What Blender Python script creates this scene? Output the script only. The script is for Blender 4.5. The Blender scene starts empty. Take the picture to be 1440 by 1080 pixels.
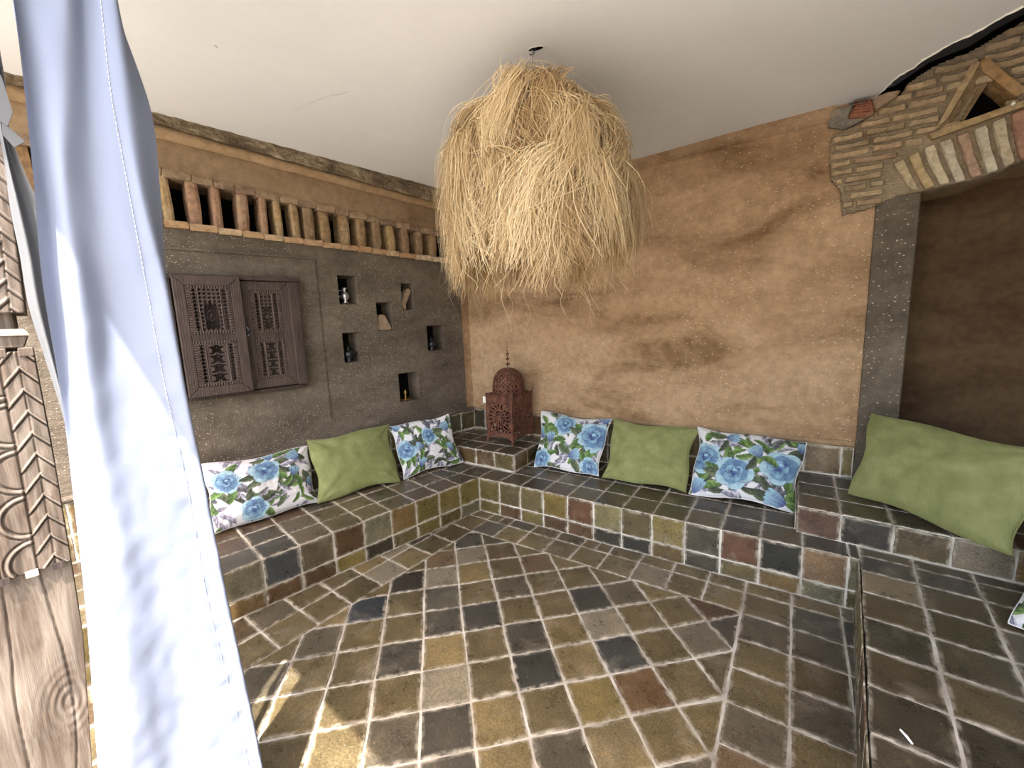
import bpy, bmesh, math, random
import numpy as np
from mathutils import Vector, noise as mnoise
random.seed(7); RNG = np.random.default_rng(11)

# ---------------------------------------------------------------- camera
Q = [601.1741, 0.1501, -0.0388, 0.5873, 2.0291, -2.5222]      # focal px, pitch, roll, yaw, x, y
CAM = np.array([Q[4], Q[5], 1.5])
def cam_axes():
    p, r, y = Q[1:4]
    cy, sy, cp, sp = math.cos(y), math.sin(y), math.cos(p), math.sin(p)
    F = np.array([-sy*cp, cy*cp, -sp]); R0 = np.array([cy, sy, 0]); U0 = np.cross(R0, F)
    R = math.cos(r)*R0 + math.sin(r)*U0; U = -math.sin(r)*R0 + math.cos(r)*U0
    return R, U, F
CR, CU, CF = cam_axes()
cd = bpy.data.cameras.new('camera'); cam = bpy.data.objects.new('camera', cd)
bpy.context.collection.objects.link(cam)
from mathutils import Matrix
M = Matrix(((CR[0], CU[0], -CF[0], CAM[0]), (CR[1], CU[1], -CF[1], CAM[1]), (CR[2], CU[2], -CF[2], CAM[2]), (0, 0, 0, 1)))
cam.matrix_world = M
cd.sensor_width = 36; cd.lens = Q[0]/1440*36; cd.clip_start = 0.02; cd.clip_end = 200
bpy.context.scene.camera = cam

# ---------------------------------------------------------------- light
sc = bpy.context.scene
sc.view_settings.view_transform = 'Standard'; sc.view_settings.look = 'None'
sc.view_settings.gamma = 1; sc.view_settings.use_curve_mapping = False
sc.view_settings.exposure = 1.42
w = bpy.data.worlds.new('sky'); sc.world = w; w.use_nodes = True
nt = w.node_tree; nt.nodes.clear()
sky = nt.nodes.new('ShaderNodeTexSky'); sky.sky_type = 'NISHITA'; sky.sun_disc = False
sky.sun_elevation = math.radians(62); sky.sun_rotation = math.radians(143); sky.air_density = 1; sky.dust_density = 2.5; sky.ozone_density = .6
bg = nt.nodes.new('ShaderNodeBackground'); bg.inputs[1].default_value = 0.5
wo = nt.nodes.new('ShaderNodeOutputWorld')
sw = nt.nodes.new('ShaderNodeMix'); sw.data_type = 'RGBA'; sw.blend_type = 'MULTIPLY'; sw.inputs[0].default_value = 1; sw.inputs[7].default_value = (1.06, .97, .84, 1)
nt.links.new(sky.outputs[0], sw.inputs[6]); nt.links.new(sw.outputs[2], bg.inputs[0]); nt.links.new(bg.outputs[0], wo.inputs[0])
sd = bpy.data.lights.new('sun', 'SUN'); sd.energy = 6.5; sd.angle = 0.009; sd.color = (1, .95, .87)
sun = bpy.data.objects.new('sun', sd); bpy.context.collection.objects.link(sun)
SUN = Vector((.6*.39, -.8*.39, .92)).normalized()
sun.rotation_euler = SUN.to_track_quat('Z', 'Y').to_euler(); sun.location = (0, -6, 8)

# ---------------------------------------------------------------- measuring helpers (a pixel of the photo -> a point of a real plane)
def ray(px, py): return CF + (px-720)/Q[0]*CR - (py-540)/Q[0]*CU
def on(px, py, P, n):
    d = ray(px, py); n = np.asarray(n, float); P = np.asarray(P, float)
    return CAM + d*(((P-CAM)@n)/(d@n))
def onz(px, py, z): return on(px, py, (0, 0, z), (0, 0, 1))
def proj(P):
    d = np.asarray(P, float)-CAM; z = d@CF
    return 720+Q[0]*(d@CR)/z, 540-Q[0]*(d@CU)/z
HB = 0.279                     # bench height
TP = 0.1924                    # tile pitch
LA = 0.1987                    # the left arm of the room opens out by 11.4 degrees
WC = np.array([-0.64, 0.79, 0.0])                                   # room corner
LD = np.array([-math.sin(LA), -math.cos(LA), 0.0])                  # along the left wall, away from the corner
LN = np.array([math.cos(LA), -math.sin(LA), 0.0])                   # into the room
WB = 0.79
def L(px, py):
    X = on(px, py, WC, LN) - WC
    return float(X@LD), float(X[2])
def LP(s, z, d=0.0): return WC + LD*s + LN*d + np.array([0, 0, z])
def B(px, py, y=WB):
    X = on(px, py, (0, y, 0), (0, 1, 0)); return float(X[0]), float(X[2])

# ---------------------------------------------------------------- materials
def mat(name):
    m = bpy.data.materials.new(name); m.use_nodes = True
    nt = m.node_tree; return m, nt, nt.nodes['Principled BSDF']
def N(nt, t, **k):
    n = nt.nodes.new(t)
    for a, v in k.items(): setattr(n, a, v)
    return n
def lin(c):
    return tuple(((x/255)/12.92 if x <= 10 else ((x/255+.055)/1.055)**2.4) for x in c) + (1,)
def pos(nt, scale=(1, 1, 1)):
    g = N(nt, 'ShaderNodeNewGeometry'); mp = N(nt, 'ShaderNodeMapping'); mp.inputs['Scale'].default_value = scale
    nt.links.new(g.outputs['Position'], mp.inputs[0]); return mp.outputs[0]
def noise(nt, vec, scale, detail=5, rough=.55, dist=0):
    n = N(nt, 'ShaderNodeTexNoise'); n.inputs['Scale'].default_value = scale; n.inputs['Detail'].default_value = detail
    n.inputs['Roughness'].default_value = rough; n.inputs['Distortion'].default_value = dist
    if vec is not None: nt.links.new(vec, n.inputs['Vector'])
    return n.outputs['Fac']
def ramp(nt, fac, stops):
    r = N(nt, 'ShaderNodeValToRGB'); e = r.color_ramp.elements
    while len(e) < len(stops): e.new(.5)
    for x, (p, c) in zip(e, stops): x.position = p; x.color = c if len(c) == 4 else lin(c)
    nt.links.new(fac, r.inputs[0]); return r.outputs[0]
def mix(nt, fac, a, b, mode='MIX'):
    m = N(nt, 'ShaderNodeMix', data_type='RGBA', blend_type=mode)
    for i, v in ((0, fac), (6, a), (7, b)):
        if isinstance(v, (int, float)): m.inputs[i].default_value = v
        elif isinstance(v, tuple): m.inputs[i].default_value = v if len(v) == 4 else lin(v)
        else: nt.links.new(v, m.inputs[i])
    return m.outputs[2]
def bump(nt, bsdf, h, strength=.4, dist=.01, prev=None):
    b = N(nt, 'ShaderNodeBump'); b.inputs['Strength'].default_value = strength; b.inputs['Distance'].default_value = dist
    nt.links.new(h, b.inputs['Height'])
    if prev: nt.links.new(prev, b.inputs['Normal'])
    nt.links.new(b.outputs[0], bsdf.inputs['Normal']); return b.outputs[0]
G0 = (0, 0, 0, 1); G1 = (1, 1, 1, 1)

def plaster(name, base, dark, light, fleck=True, scale=1.0, bs=.5, horiz=True, fleckc=(210, 198, 174), blot=None, con=1.0):
    m, nt, b = mat(name)
    v = pos(nt); vs = pos(nt, (1, 1, 2.2 if horiz else 1))
    n1 = noise(nt, vs, 1.7*scale, 7, .62, .4); n2 = noise(nt, v, 22*scale, 6, .6)
    c = ramp(nt, n1, [(.32, dark), (.5, base), (.7, light)])
    c2 = ramp(nt, n2, [(.3, (1-.28*con,)*3+(1,)), (.7, (1+.15*con,)*3+(1,))])
    c = mix(nt, .8, c, c2, 'MULTIPLY')
    if blot:
        nb = noise(nt, v, 5, 3, .5); c = mix(nt, ramp(nt, nb, [(.55, G0), (.72, (.55, .55, .55, 1))]), c, blot)
    h = noise(nt, v, 9*scale, 9, .68)
    p = bump(nt, b, h, bs, .03)
    n3 = noise(nt, vs, 70, 3, .5); p = bump(nt, b, n3, bs*.9, .008, p); n4 = noise(nt, pos(nt, (1, 1, 5)), 13, 4, .6); p = bump(nt, b, n4, bs*.6, .015, p)
    if fleck:
        a = N(nt, 'ShaderNodeTexVoronoi'); a.inputs['Scale'].default_value = 26
        mp = N(nt, 'ShaderNodeMapping'); mp.inputs['Rotation'].default_value = (.5, .7, .3); mp.inputs['Scale'].default_value = (1, 2.6, 2.0)
        g = N(nt, 'ShaderNodeNewGeometry'); nt.links.new(g.outputs['Position'], mp.inputs[0]); nt.links.new(mp.outputs[0], a.inputs['Vector'])
        f = ramp(nt, a.outputs['Distance'], [(.10, G1), (.16, G0)])
        dn = ramp(nt, noise(nt, v, 2.3, 3), [(.36, (.25, .25, .25, 1)), (.58, (.95, .95, .95, 1))])
        f2 = mix(nt, 1.0, f, dn, 'MULTIPLY'); c = mix(nt, f2, c, fleckc)
        a2 = N(nt, 'ShaderNodeTexVoronoi'); a2.inputs['Scale'].default_value = 48; nt.links.new(v, a2.inputs['Vector'])
        f3 = mix(nt, 1.0, ramp(nt, a2.outputs['Distance'], [(.07, (.8, .8, .8, 1)), (.12, G0)]), dn, 'MULTIPLY'); c = mix(nt, f3, c, fleckc)
    nt.links.new(c, b.inputs['Base Color']); b.inputs['Roughness'].default_value = .93; b.inputs['Specular IOR Level'].default_value = .2
    return m
M_OCHRE = plaster('ochre_straw_plaster', (164, 135, 106), (126, 98, 71), (182, 153, 124), bs=.6)
M_GREY = plaster('grey_straw_plaster', (97, 88, 78), (76, 68, 60), (113, 103, 92), bs=.45)
M_TAN = plaster('smooth_tan_plaster', (140, 118, 94), (124, 102, 79), (152, 130, 105), fleck=False, bs=.15)
M_LIP = plaster('pale_mud_lip', (160, 134, 104), (132, 106, 80), (178, 152, 122), fleck=False, bs=.4)
M_MUD = plaster('rough_mud', (140, 124, 102), (84, 73, 60), (192, 176, 150), fleck=True, scale=3, bs=1.0)
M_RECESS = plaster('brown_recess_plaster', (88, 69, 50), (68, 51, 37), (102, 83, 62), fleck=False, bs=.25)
M_CEIL = plaster('white_ceiling_paint', (229, 231, 233), (226, 228, 230), (232, 234, 236), fleck=False, bs=.03, horiz=False, con=.06)
M_MORTAR = plaster('mud_mortar', (152, 136, 114), (130, 114, 94), (170, 153, 129), fleck=False, scale=3, bs=.8)
M_EARTH = plaster('pale_earth', (172, 166, 156), (160, 154, 144), (182, 176, 166), fleck=False, bs=.2)

def flat(name, col, rough=.8, metal=0, bumps=0, var=0, spec=.4):
    m, nt, b = mat(name); v = pos(nt)
    if var:
        n = noise(nt, v, 35, 5); k = 1-var
        c = mix(nt, 1.0, lin(col), ramp(nt, n, [(.3, (k, k, k, 1)), (.7, (1+var*.6,)*3+(1,))]), 'MULTIPLY'); nt.links.new(c, b.inputs['Base Color'])
    else: b.inputs['Base Color'].default_value = lin(col)
    b.inputs['Roughness'].default_value = rough; b.inputs['Metallic'].default_value = metal; b.inputs['Specular IOR Level'].default_value = spec
    if bumps: bump(nt, b, noise(nt, v, 60, 5), bumps, .004)
    return m
M_BLACK = flat('shade_black', (14, 13, 13), .95, spec=.05)  # flat black standing in for shade inside niches, gaps and holes
M_MEMBRANE = flat('black_roofing_membrane', (78, 80, 82), .55, bumps=.5, var=.2)
M_GROUT = None
def grout():
    m, nt, b = mat('pale_grout'); v = pos(nt)
    c = ramp(nt, noise(nt, v, 5, 6, .65), [(.3, (140, 130, 118)), (.5, (188, 180, 168)), (.68, (214, 208, 198))])
    nt.links.new(c, b.inputs['Base Color']); b.inputs['Roughness'].default_value = .95
    bump(nt, b, noise(nt, v, 55, 6, .7), .7, .008); return m
M_GROUT = grout()
def tilemat():
    m, nt, b = mat('glazed_zellige'); oi = N(nt, 'ShaderNodeObjectInfo'); v = pos(nt)
    va = N(nt, 'ShaderNodeVectorMath', operation='ADD'); nt.links.new(v, va.inputs[0])
    sc_ = N(nt, 'ShaderNodeMath', operation='MULTIPLY'); sc_.inputs[1].default_value = 37; nt.links.new(oi.outputs['Random'], sc_.inputs[0]); nt.links.new(sc_.outputs[0], va.inputs[1])
    vv = va.outputs[0]
    n1 = noise(nt, vv, 7.5, 8, .68, .1); n2 = noise(nt, vv, 130, 6, .75); n3 = noise(nt, vv, 6, 6, .6, .3)
    c = mix(nt, 1.0, oi.outputs['Color'], ramp(nt, n1, [(.28, (.72, .70, .68, 1)), (.5, (1, 1, 1, 1)), (.72, (1.55, 1.46, 1.32, 1))]), 'MULTIPLY')
    c = mix(nt, ramp(nt, n3, [(.56, G0), (.74, (.45, .45, .45, 1))]), c, (134, 124, 108))
    c = mix(nt, .9, c, ramp(nt, n2, [(.35, (.5, .5, .5, 1)), (.5, (1, 1, 1, 1)), (.68, (1.7, 1.65, 1.55, 1))]), 'MULTIPLY')
    at = N(nt, 'ShaderNodeAttribute'); at.attribute_name = 'edge'
    ed = N(nt, 'ShaderNodeMath', operation='MULTIPLY', use_clamp=True); nt.links.new(at.outputs['Fac'], ed.inputs[0])
    nt.links.new(ramp(nt, noise(nt, vv, 30, 4), [(.40, (.05,)*3+(1,)), (.66, (.95,)*3+(1,))]), ed.inputs[1])
    c = mix(nt, ed.outputs[0], c, (172, 162, 146))
    fl = N(nt, 'ShaderNodeTexVoronoi'); fl.inputs['Scale'].default_value = 42; nt.links.new(vv, fl.inputs['Vector'])
    c = mix(nt, ramp(nt, fl.outputs['Distance'], [(.035, (.7, .7, .7, 1)), (.07, G0)]), c, (205, 196, 178))
    nt.links.new(c, b.inputs['Base Color'])
    nt.links.new(ramp(nt, n1, [(.3, (.2,)*3+(1,)), (.75, (.5,)*3+(1,))]), b.inputs['Roughness'])
    b.inputs['Specular IOR Level'].default_value = .6
    p = bump(nt, b, n1, .35, .012); bump(nt, b, n2, .22, .003, p); return m
M_TILE = tilemat()
def brickmat():
    m, nt, b = mat('weathered_brick'); oi = N(nt, 'ShaderNodeObjectInfo'); v = pos(nt)
    n1 = noise(nt, v, 30, 6, .65); n2 = noise(nt, v, 11, 4, .6)
    c = mix(nt, 1.0, oi.outputs['Color'], ramp(nt, n1, [(.3, (.62, .62, .62, 1)), (.7, (1.3, 1.28, 1.22, 1))]), 'MULTIPLY')
    c = mix(nt, ramp(nt, n2, [(.5, G0), (.7, (.6, .6, .6, 1))]), c, (168, 150, 124))
    nt.links.new(c, b.inputs['Base Color']); b.inputs['Roughness'].default_value = .95; b.inputs['Specular IOR Level'].default_value = .15
    bump(nt, b, n1, .8, .012); return m
M_BRICK = brickmat()
def woodmat(name, c0, c1, c2, sc=1.0, axis=2, rough=.6, gs=1.0):
    m, nt, b = mat(name); s = [9*sc, 9*sc, 9*sc]; s[axis] = .7*sc
    v = pos(nt, tuple(s)); n1 = noise(nt, v, 3.2, 8, .65, 1.6); v2 = pos(nt); n2 = noise(nt, v2, 6, 4); n3 = noise(nt, v, 14, 5, .6, .5)
    c = ramp(nt, n1, [(.3, c0), (.5, c1), (.68, c2)])
    c = mix(nt, .6, c, ramp(nt, n3, [(.3, (.6,)*3+(1,)), (.7, (1.25,)*3+(1,))]), 'MULTIPLY')
    c = mix(nt, ramp(nt, n2, [(.45, G0), (.7, (.5, .5, .5, 1))]), c, c2)
    at = N(nt, 'ShaderNodeAttribute'); at.attribute_name = 'worn'
    c = mix(nt, at.outputs['Fac'], c, tuple(min(255, int(x*1.28+10)) for x in c2))
    nt.links.new(c, b.inputs['Base Color']); b.inputs['Roughness'].default_value = rough
    p = bump(nt, b, n1, .5*gs, .006); bump(nt, b, n3, .4*gs, .003, p); return m
M_POST = woodmat('weathered_carved_wood', (56, 46, 39), (88, 75, 65), (114, 105, 97), rough=.6)
M_SHUT = woodmat('dark_carved_wood', (33, 25, 23), (54, 42, 38), (78, 64, 57), sc=1.6, rough=.7)
M_PALEWOOD = woodmat('pale_worn_wood', (150, 134, 118), (186, 172, 156), (206, 196, 182), axis=0)
def rustmat():
    m, nt, b = mat('rusty_iron'); v = pos(nt); n = noise(nt, v, 25, 6)
    nt.links.new(ramp(nt, n, [(.3, (62, 36, 28)), (.55, (98, 58, 43)), (.75, (124, 82, 62))]), b.inputs['Base Color'])
    b.inputs['Roughness'].default_value = .8; b.inputs['Metallic'].default_value = .15; bump(nt, b, n, .3, .003); return m
M_RUST = rustmat()
M_CORD = flat('grey_cord', (150, 146, 140), .7)
M_SILVER = flat('tarnished_silver', (190, 190, 196), .3, .9)
M_DARKPOT = flat('dark_metal', (58, 62, 68), .35, .8)
M_BRASS = flat('brass', (176, 146, 84), .35, .9)
M_STONE = flat('pale_limestone', (150, 130, 110), .9, bumps=.5, var=.3)
M_TAG = flat('white_tag', (228, 226, 218), .7)
def clothmat(name, col, trans=.35, rough=.9):
    m, nt, b = mat(name); b.inputs['Base Color'].default_value = lin(col); b.inputs['Roughness'].default_value = rough; b.inputs['Specular IOR Level'].default_value = .15
    v = pos(nt); bump(nt, b, noise(nt, v, 14, 5, .6), .25, .006)
    t = N(nt, 'ShaderNodeBsdfTranslucent'); t.inputs[0].default_value = lin(col); mx = N(nt, 'ShaderNodeMixShader'); mx.inputs[0].default_value = trans
    out = nt.nodes['Material Output']; nt.links.new(b.outputs[0], mx.inputs[1]); nt.links.new(t.outputs[0], mx.inputs[2]); nt.links.new(mx.outputs[0], out.inputs[0])
    return m
M_CURT = clothmat('blue_shaded_white_cotton', (134, 143, 166), .12)  # blue-grey tint carries the curtain's sky-blue shade; the cloth itself is white
M_CURT2 = clothmat('grey_white_curtain_cotton', (116, 118, 122), .2)
M_DRUM = clothmat('cream_shade_fabric', (214, 190, 176), .4)
def raffiamat():
    m, nt, b = mat('raffia'); at = N(nt, 'ShaderNodeAttribute'); at.attribute_name = 'shade'
    c = ramp(nt, at.outputs['Fac'], [(0, (142, 112, 76)), (.4, (196, 168, 126)), (1, (232, 214, 178))])
    nt.links.new(c, b.inputs['Base Color']); b.inputs['Roughness'].default_value = .6; b.inputs['Specular IOR Level'].default_value = .3
    t = N(nt, 'ShaderNodeBsdfTranslucent'); nt.links.new(c, t.inputs[0]); mx = N(nt, 'ShaderNodeMixShader'); mx.inputs[0].default_value = .35
    out = nt.nodes['Material Output']; nt.links.new(b.outputs[0], mx.inputs[1]); nt.links.new(t.outputs[0], mx.inputs[2]); nt.links.new(mx.outputs[0], out.inputs[0]); return m
M_RAFFIA = raffiamat()
def greenmat(name, cord=False):
    m, nt, b = mat(name); v = pos(nt)
    c = ramp(nt, noise(nt, v, 9, 5, .6), [(.3, (104, 108, 66)), (.55, (122, 125, 81)), (.75, (138, 141, 98))])
    nt.links.new(c, b.inputs['Base Color']); b.inputs['Roughness'].default_value = .85; b.inputs['Specular IOR Level'].default_value = .2
    b.inputs['Sheen Weight'].default_value = .35; b.inputs['Sheen Tint'].default_value = lin((200, 210, 140))
    p = bump(nt, b, noise(nt, v, 12, 5, .6), .3, .01)
    if cord:
        wv = N(nt, 'ShaderNodeTexWave'); wv.inputs['Scale'].default_value = 60; wv.inputs['Distortion'].default_value = .6; wv.bands_direction = 'X'; nt.links.new(v, wv.inputs[0])
        bump(nt, b, wv.outputs['Fac'], .35, .002, p)
    else: bump(nt, b, noise(nt, v, 220, 2), .25, .001, p)
    return m
M_GREEN = greenmat('green_velvet'); M_CORDU = greenmat('green_corduroy', True)
def printmat():
    m, nt, b = mat('printed_floral_cotton'); at = N(nt, 'ShaderNodeAttribute'); at.attribute_name = 'print'
    nt.links.new(at.outputs['Color'], b.inputs['Base Color']); b.inputs['Roughness'].default_value = .75; b.inputs['Specular IOR Level'].default_value = .25
    v = pos(nt); bump(nt, b, noise(nt, v, 16, 4), .3, .008); return m
M_PRINT = printmat()

# ---------------------------------------------------------------- object helpers
COL = bpy.context.collection; ORG = {}
def props(o, label=None, cat=None, group=None, kind=None):
    for k, v in (('label', label), ('category', cat), ('group', group), ('kind', kind)):
        if v: o[k] = v
    return o
def thing(name, loc, label, cat, group=None, kind=None):
    o = bpy.data.objects.new(name, None); o.empty_display_size = .1; COL.objects.link(o); o.location = loc; ORG[o.name] = np.array(loc, float)
    return props(o, label, cat, group, kind)
def link(me, name, m, parent, origin):
    o = bpy.data.objects.new(name, me); COL.objects.link(o)
    if m: me.materials.append(m)
    po = ORG[parent.name] if parent else np.zeros(3)
    o.location = origin-po; ORG[o.name] = np.array(origin, float)
    if parent: o.parent = parent
    return o
def add(name, V, F, m, parent=None, smooth=False, origin=None, col=None, attr=None):
    V = np.asarray(V, float).reshape(-1, 3)
    if origin is None:
        lo, hi = V.min(0), V.max(0); origin = np.array([(lo[0]+hi[0])/2, (lo[1]+hi[1])/2, lo[2]])
    origin = np.asarray(origin, float)
    me = bpy.data.meshes.new(name)
    if isinstance(F, np.ndarray):
        k = F.shape[1]; me.vertices.add(len(V)); me.vertices.foreach_set('co', (V-origin).ravel().astype(np.float32))
        me.loops.add(F.size); me.loops.foreach_set('vertex_index', F.ravel().astype(np.int32))
        me.polygons.add(len(F)); me.polygons.foreach_set('loop_start', np.arange(0, F.size, k, dtype=np.int32))
        me.update(calc_edges=True)
    else: me.from_pydata((V-origin).tolist(), [], F)
    if smooth: me.polygons.foreach_set('use_smooth', np.ones(len(me.polygons), bool))
    if attr:
        for an, vals in attr.items():
            vals = np.asarray(vals, np.float32)
            if vals.ndim == 2: a = me.attributes.new(an, 'FLOAT_COLOR', 'POINT'); a.data.foreach_set('color', vals.ravel())
            else: a = me.attributes.new(an, 'FLOAT', 'POINT'); a.data.foreach_set('value', vals)
    me.update()
    o = link(me, name, m, parent, origin)
    if col is not None: o.color = lin(col) if len(col) == 3 else col
    return o
class MB:
    def __init__(s): s.V = []; s.F = []
    def poly(s, V, F):
        k = len(s.V); s.V += [tuple(v) for v in V]; s.F += [tuple(i+k for i in f) for f in F]; return s
    def prism(s, base, ext):                       # base polygon (3D, list) swept by the vector ext
        n = len(base); b = [np.asarray(p, float) for p in base]; e = np.asarray(ext, float)
        s.poly(b+[p+e for p in b], [tuple(range(n))[::-1], tuple(range(n, 2*n))]+[(i, (i+1) % n, n+(i+1) % n, n+i) for i in range(n)]); return s
    def box(s, a, b):
        a = np.asarray(a, float); b = np.asarray(b, float)
        return s.prism([(a[0], a[1], a[2]), (b[0], a[1], a[2]), (b[0], b[1], a[2]), (a[0], b[1], a[2])], (0, 0, b[2]-a[2]))
    def tube(s, P, r, n=8, closed=False):
        P = [np.asarray(p, float) for p in P]; m = len(P); rr = r if hasattr(r, '__len__') else [r]*m; rings = []
        for i, p in enumerate(P):
            t = P[(i+1) % m if closed else min(i+1, m-1)]-P[(i-1) % m if closed else max(i-1, 0)]; t /= (np.linalg.norm(t)+1e-12)
            a = np.cross(t, (0, 0, 1)) if abs(t[2]) < .9 else np.cross(t, (1, 0, 0)); a /= np.linalg.norm(a); b = np.cross(t, a)
            rings.append([p+rr[i]*(math.cos(2*math.pi*k/n)*a+math.sin(2*math.pi*k/n)*b) for k in range(n)])
        V = [v for rg in rings for v in rg]; F = []
        for i in range(m if closed else m-1):
            j = (i+1) % m
            F += [(i*n+k, i*n+(k+1) % n, j*n+(k+1) % n, j*n+k) for k in range(n)]
        if not closed: F += [tuple(range(n))[::-1], tuple(range((m-1)*n, m*n))]
        return s.poly(V, F)
    def lathe(s, prof, c, n=16, ax=None):
        c = np.asarray(c, float); V = []; F = []
        for r, z in prof: V += [c+np.array([r*math.cos(2*math.pi*k/n), r*math.sin(2*math.pi*k/n), z]) for k in range(n)]
        for i in range(len(prof)-1): F += [(i*n+k, i*n+(k+1) % n, (i+1)*n+(k+1) % n, (i+1)*n+k) for k in range(n)]
        F += [tuple(range(n))[::-1], tuple(range((len(prof)-1)*n, len(prof)*n))]
        return s.poly(V, F)
    def build(s, name, m, parent=None, bevel=0, smooth=False, **k):
        o = add(name, s.V, s.F, m, parent, smooth, **k)
        if bevel:
            bm = bmesh.new(); bm.from_mesh(o.data); bmesh.ops.recalc_face_normals(bm, faces=bm.faces)
            bmesh.ops.bevel(bm, geom=list(bm.edges), offset=bevel, segments=1, affect='EDGES', clamp_overlap=True); bm.to_mesh(o.data); bm.free()
        return o

# tiles -------------------------------------------------------------------------------
class Fr:                                           # a local plane: origin, u, v, outward normal
    def __init__(s, o, u, v):
        s.o = np.asarray(o, float); s.u = np.asarray(u, float)/np.linalg.norm(u); s.v = np.asarray(v, float)/np.linalg.norm(v); s.n = np.cross(s.u, s.v)
    def p(s, a, b, c=0): return s.o+s.u*a+s.v*b+s.n*c
PAL = {'floor': [((112, 98, 70), 5), ((98, 86, 62), 4), ((120, 104, 72), 3), ((92, 84, 70), 3), ((82, 77, 68), 1.5), ((102, 84, 64), 1.2), ((126, 116, 98), 2), ((68, 65, 60), .5)],
       'face': [((110, 96, 54), 4), ((94, 82, 52), 4), ((92, 68, 44), 1.5), ((64, 58, 46), 1.2), ((108, 86, 52), 1.5), ((102, 96, 76), 1)],
       'top': [((92, 80, 62), 4), ((78, 70, 56), 4), ((100, 88, 66), 2), ((84, 66, 50), 2), ((74, 68, 58), 2)]}
NOTE = [((650, 815), (176, 160, 128)), ((567, 822), (54, 50, 45)), ((517, 858), (52, 56, 62)), ((676, 868), (64, 62, 58)), ((834, 843), (60, 60, 57)),
        ((752, 940), (56, 56, 52)), ((873, 920), (62, 64, 62)), ((808, 913), (128, 120, 102)), ((897, 755), (44, 42, 36)), ((1097, 790), (40, 38, 30)),
        ((1040, 775), (92, 60, 40)), ((815, 722), (88, 58, 36)), ((852, 735), (112, 104, 70)), ((784, 712), (112, 92, 44)), ((1215, 748), (40, 36, 30)),
        ((1150, 733), (88, 62, 46)), ((1290, 768), (76, 62, 36)), ((1385, 775), (116, 104, 88)), ((1160, 808), (116, 92, 68)), ((397, 800), (62, 66, 68)),
        ((338, 818), (104, 98, 80)), ((458, 773), (92, 80, 62)), ((1000, 860), (84, 62, 44)), ((985, 830), (138, 110, 84)), ((900, 968), (104, 80, 56)), ((830, 995), (120, 104, 66)),
        ((617, 768), (84, 76, 54)), ((543, 740), (110, 106, 82)), ((950, 760), (122, 104, 54)), ((1185, 790), (116, 92, 68)), ((1240, 858), (72, 68, 60)), ((1250, 820), (132, 118, 96)),
        ((700, 968), (96, 82, 56)), ((610, 960), (124, 112, 84)), ((660, 995), (104, 92, 62)), ((400, 940), (108, 104, 92)), ((470, 1040), (78, 78, 76)), ((780, 1050), (76, 70, 54)), ((875, 1040), (64, 62, 56))]
def pick(kind, c3):
    px = proj(c3)
    for (qx, qy), c in NOTE:
        if abs(px[0]-qx) < 14 and abs(px[1]-qy) < 12: return tuple(x*.86 for x in c)
    p = PAL[kind]; c = random.choices([a for a, _ in p], [b for _, b in p])[0]
    k = random.uniform(.72, .92); return tuple(min(255, x*k) for x in c)
def inset_poly(P, d):
    n = len(P); out = []
    for i in range(n):
        a, b, c = P[i-1], P[i], P[(i+1) % n]
        e1 = (b-a)/np.linalg.norm(b-a); e2 = (c-b)/np.linalg.norm(c-b)
        n1 = np.array([-e1[1], e1[0]]); n2 = np.array([-e2[1], e2[0]])
        k = n1+n2; k = k/max(.35, (k@k)/2)
        out.append(b+k*d)
    return out
def area(P): return .5*sum(P[i][0]*P[(i+1) % len(P)][1]-P[(i+1) % len(P)][0]*P[i][1] for i in range(len(P)))
def clip(P, a, b):                                   # keep the part of P left of the line a->b
    a = np.asarray(a, float); b = np.asarray(b, float); d = b-a; out = []
    f = lambda p: d[0]*(p[1]-a[1])-d[1]*(p[0]-a[0])
    for i in range(len(P)):
        p, q = P[i], P[(i+1) % len(P)]; fp, fq = f(p), f(q)
        if fp >= 0: out.append(p)
        if (fp >= 0) != (fq >= 0): out.append(p+(q-p)*(fp/(fp-fq)))
    return out
def clean(P):
    out = []
    for p in P:
        if not out or np.linalg.norm(p-out[-1]) > .012: out.append(np.asarray(p, float))
    if len(out) > 1 and np.linalg.norm(out[0]-out[-1]) < .012: out.pop()
    return out
def tile(P, fr, parent, kind='floor', gap=.0036, th=.0055, name='tile'):
    P = clean([np.asarray(p, float) for p in P])
    if len(P) < 3: return None
    if area(P) < 0: P = P[::-1]
    if area(P) < .0012: return None
    P = inset_poly(P, gap*random.uniform(.8, 1.35))
    if area(P) < .0006: return None
    R = []
    for i in range(len(P)):
        a, b = P[i], P[(i+1) % len(P)]; l = np.linalg.norm(b-a); nn = np.array([-(b-a)[1], (b-a)[0]])/l
        R.append(a+(b-a)/l*.004+nn*random.uniform(0, .002))
        if l > .06:
            for t in (.33, .67): R.append(a+(b-a)*(t+random.uniform(-.1, .1))+nn*random.uniform(-.0020, .0036))
        R.append(b-(b-a)/l*.004+nn*random.uniform(0, .002))
    c = sum(R)/len(R); n = len(R)
    tx, ty = random.uniform(-.008, .008), random.uniform(-.008, .008)
    hz = lambda p, h: h+tx*(p-c)[0]+ty*(p-c)[1]
    V = [fr.p(*p, 0) for p in R]+[fr.p(*(p+(c-p)*.012), hz(p, th*.85)) for p in R]+[fr.p(*(p+(c-p)/np.linalg.norm(c-p)*min(.016, np.linalg.norm(c-p)*.35)), hz(p, th)) for p in R]
    F = [(i, (i+1) % n, n+(i+1) % n, n+i) for i in range(n)]+[(n+i, n+(i+1) % n, 2*n+(i+1) % n, 2*n+i) for i in range(n)]+[tuple(range(2*n, 3*n))]
    c3 = fr.p(*c, 0)
    return add(name, V, F, M_TILE, parent, origin=c3, col=pick(kind, c3), attr={'edge': [1.0]*(2*n)+[0.0]*n})
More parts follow.
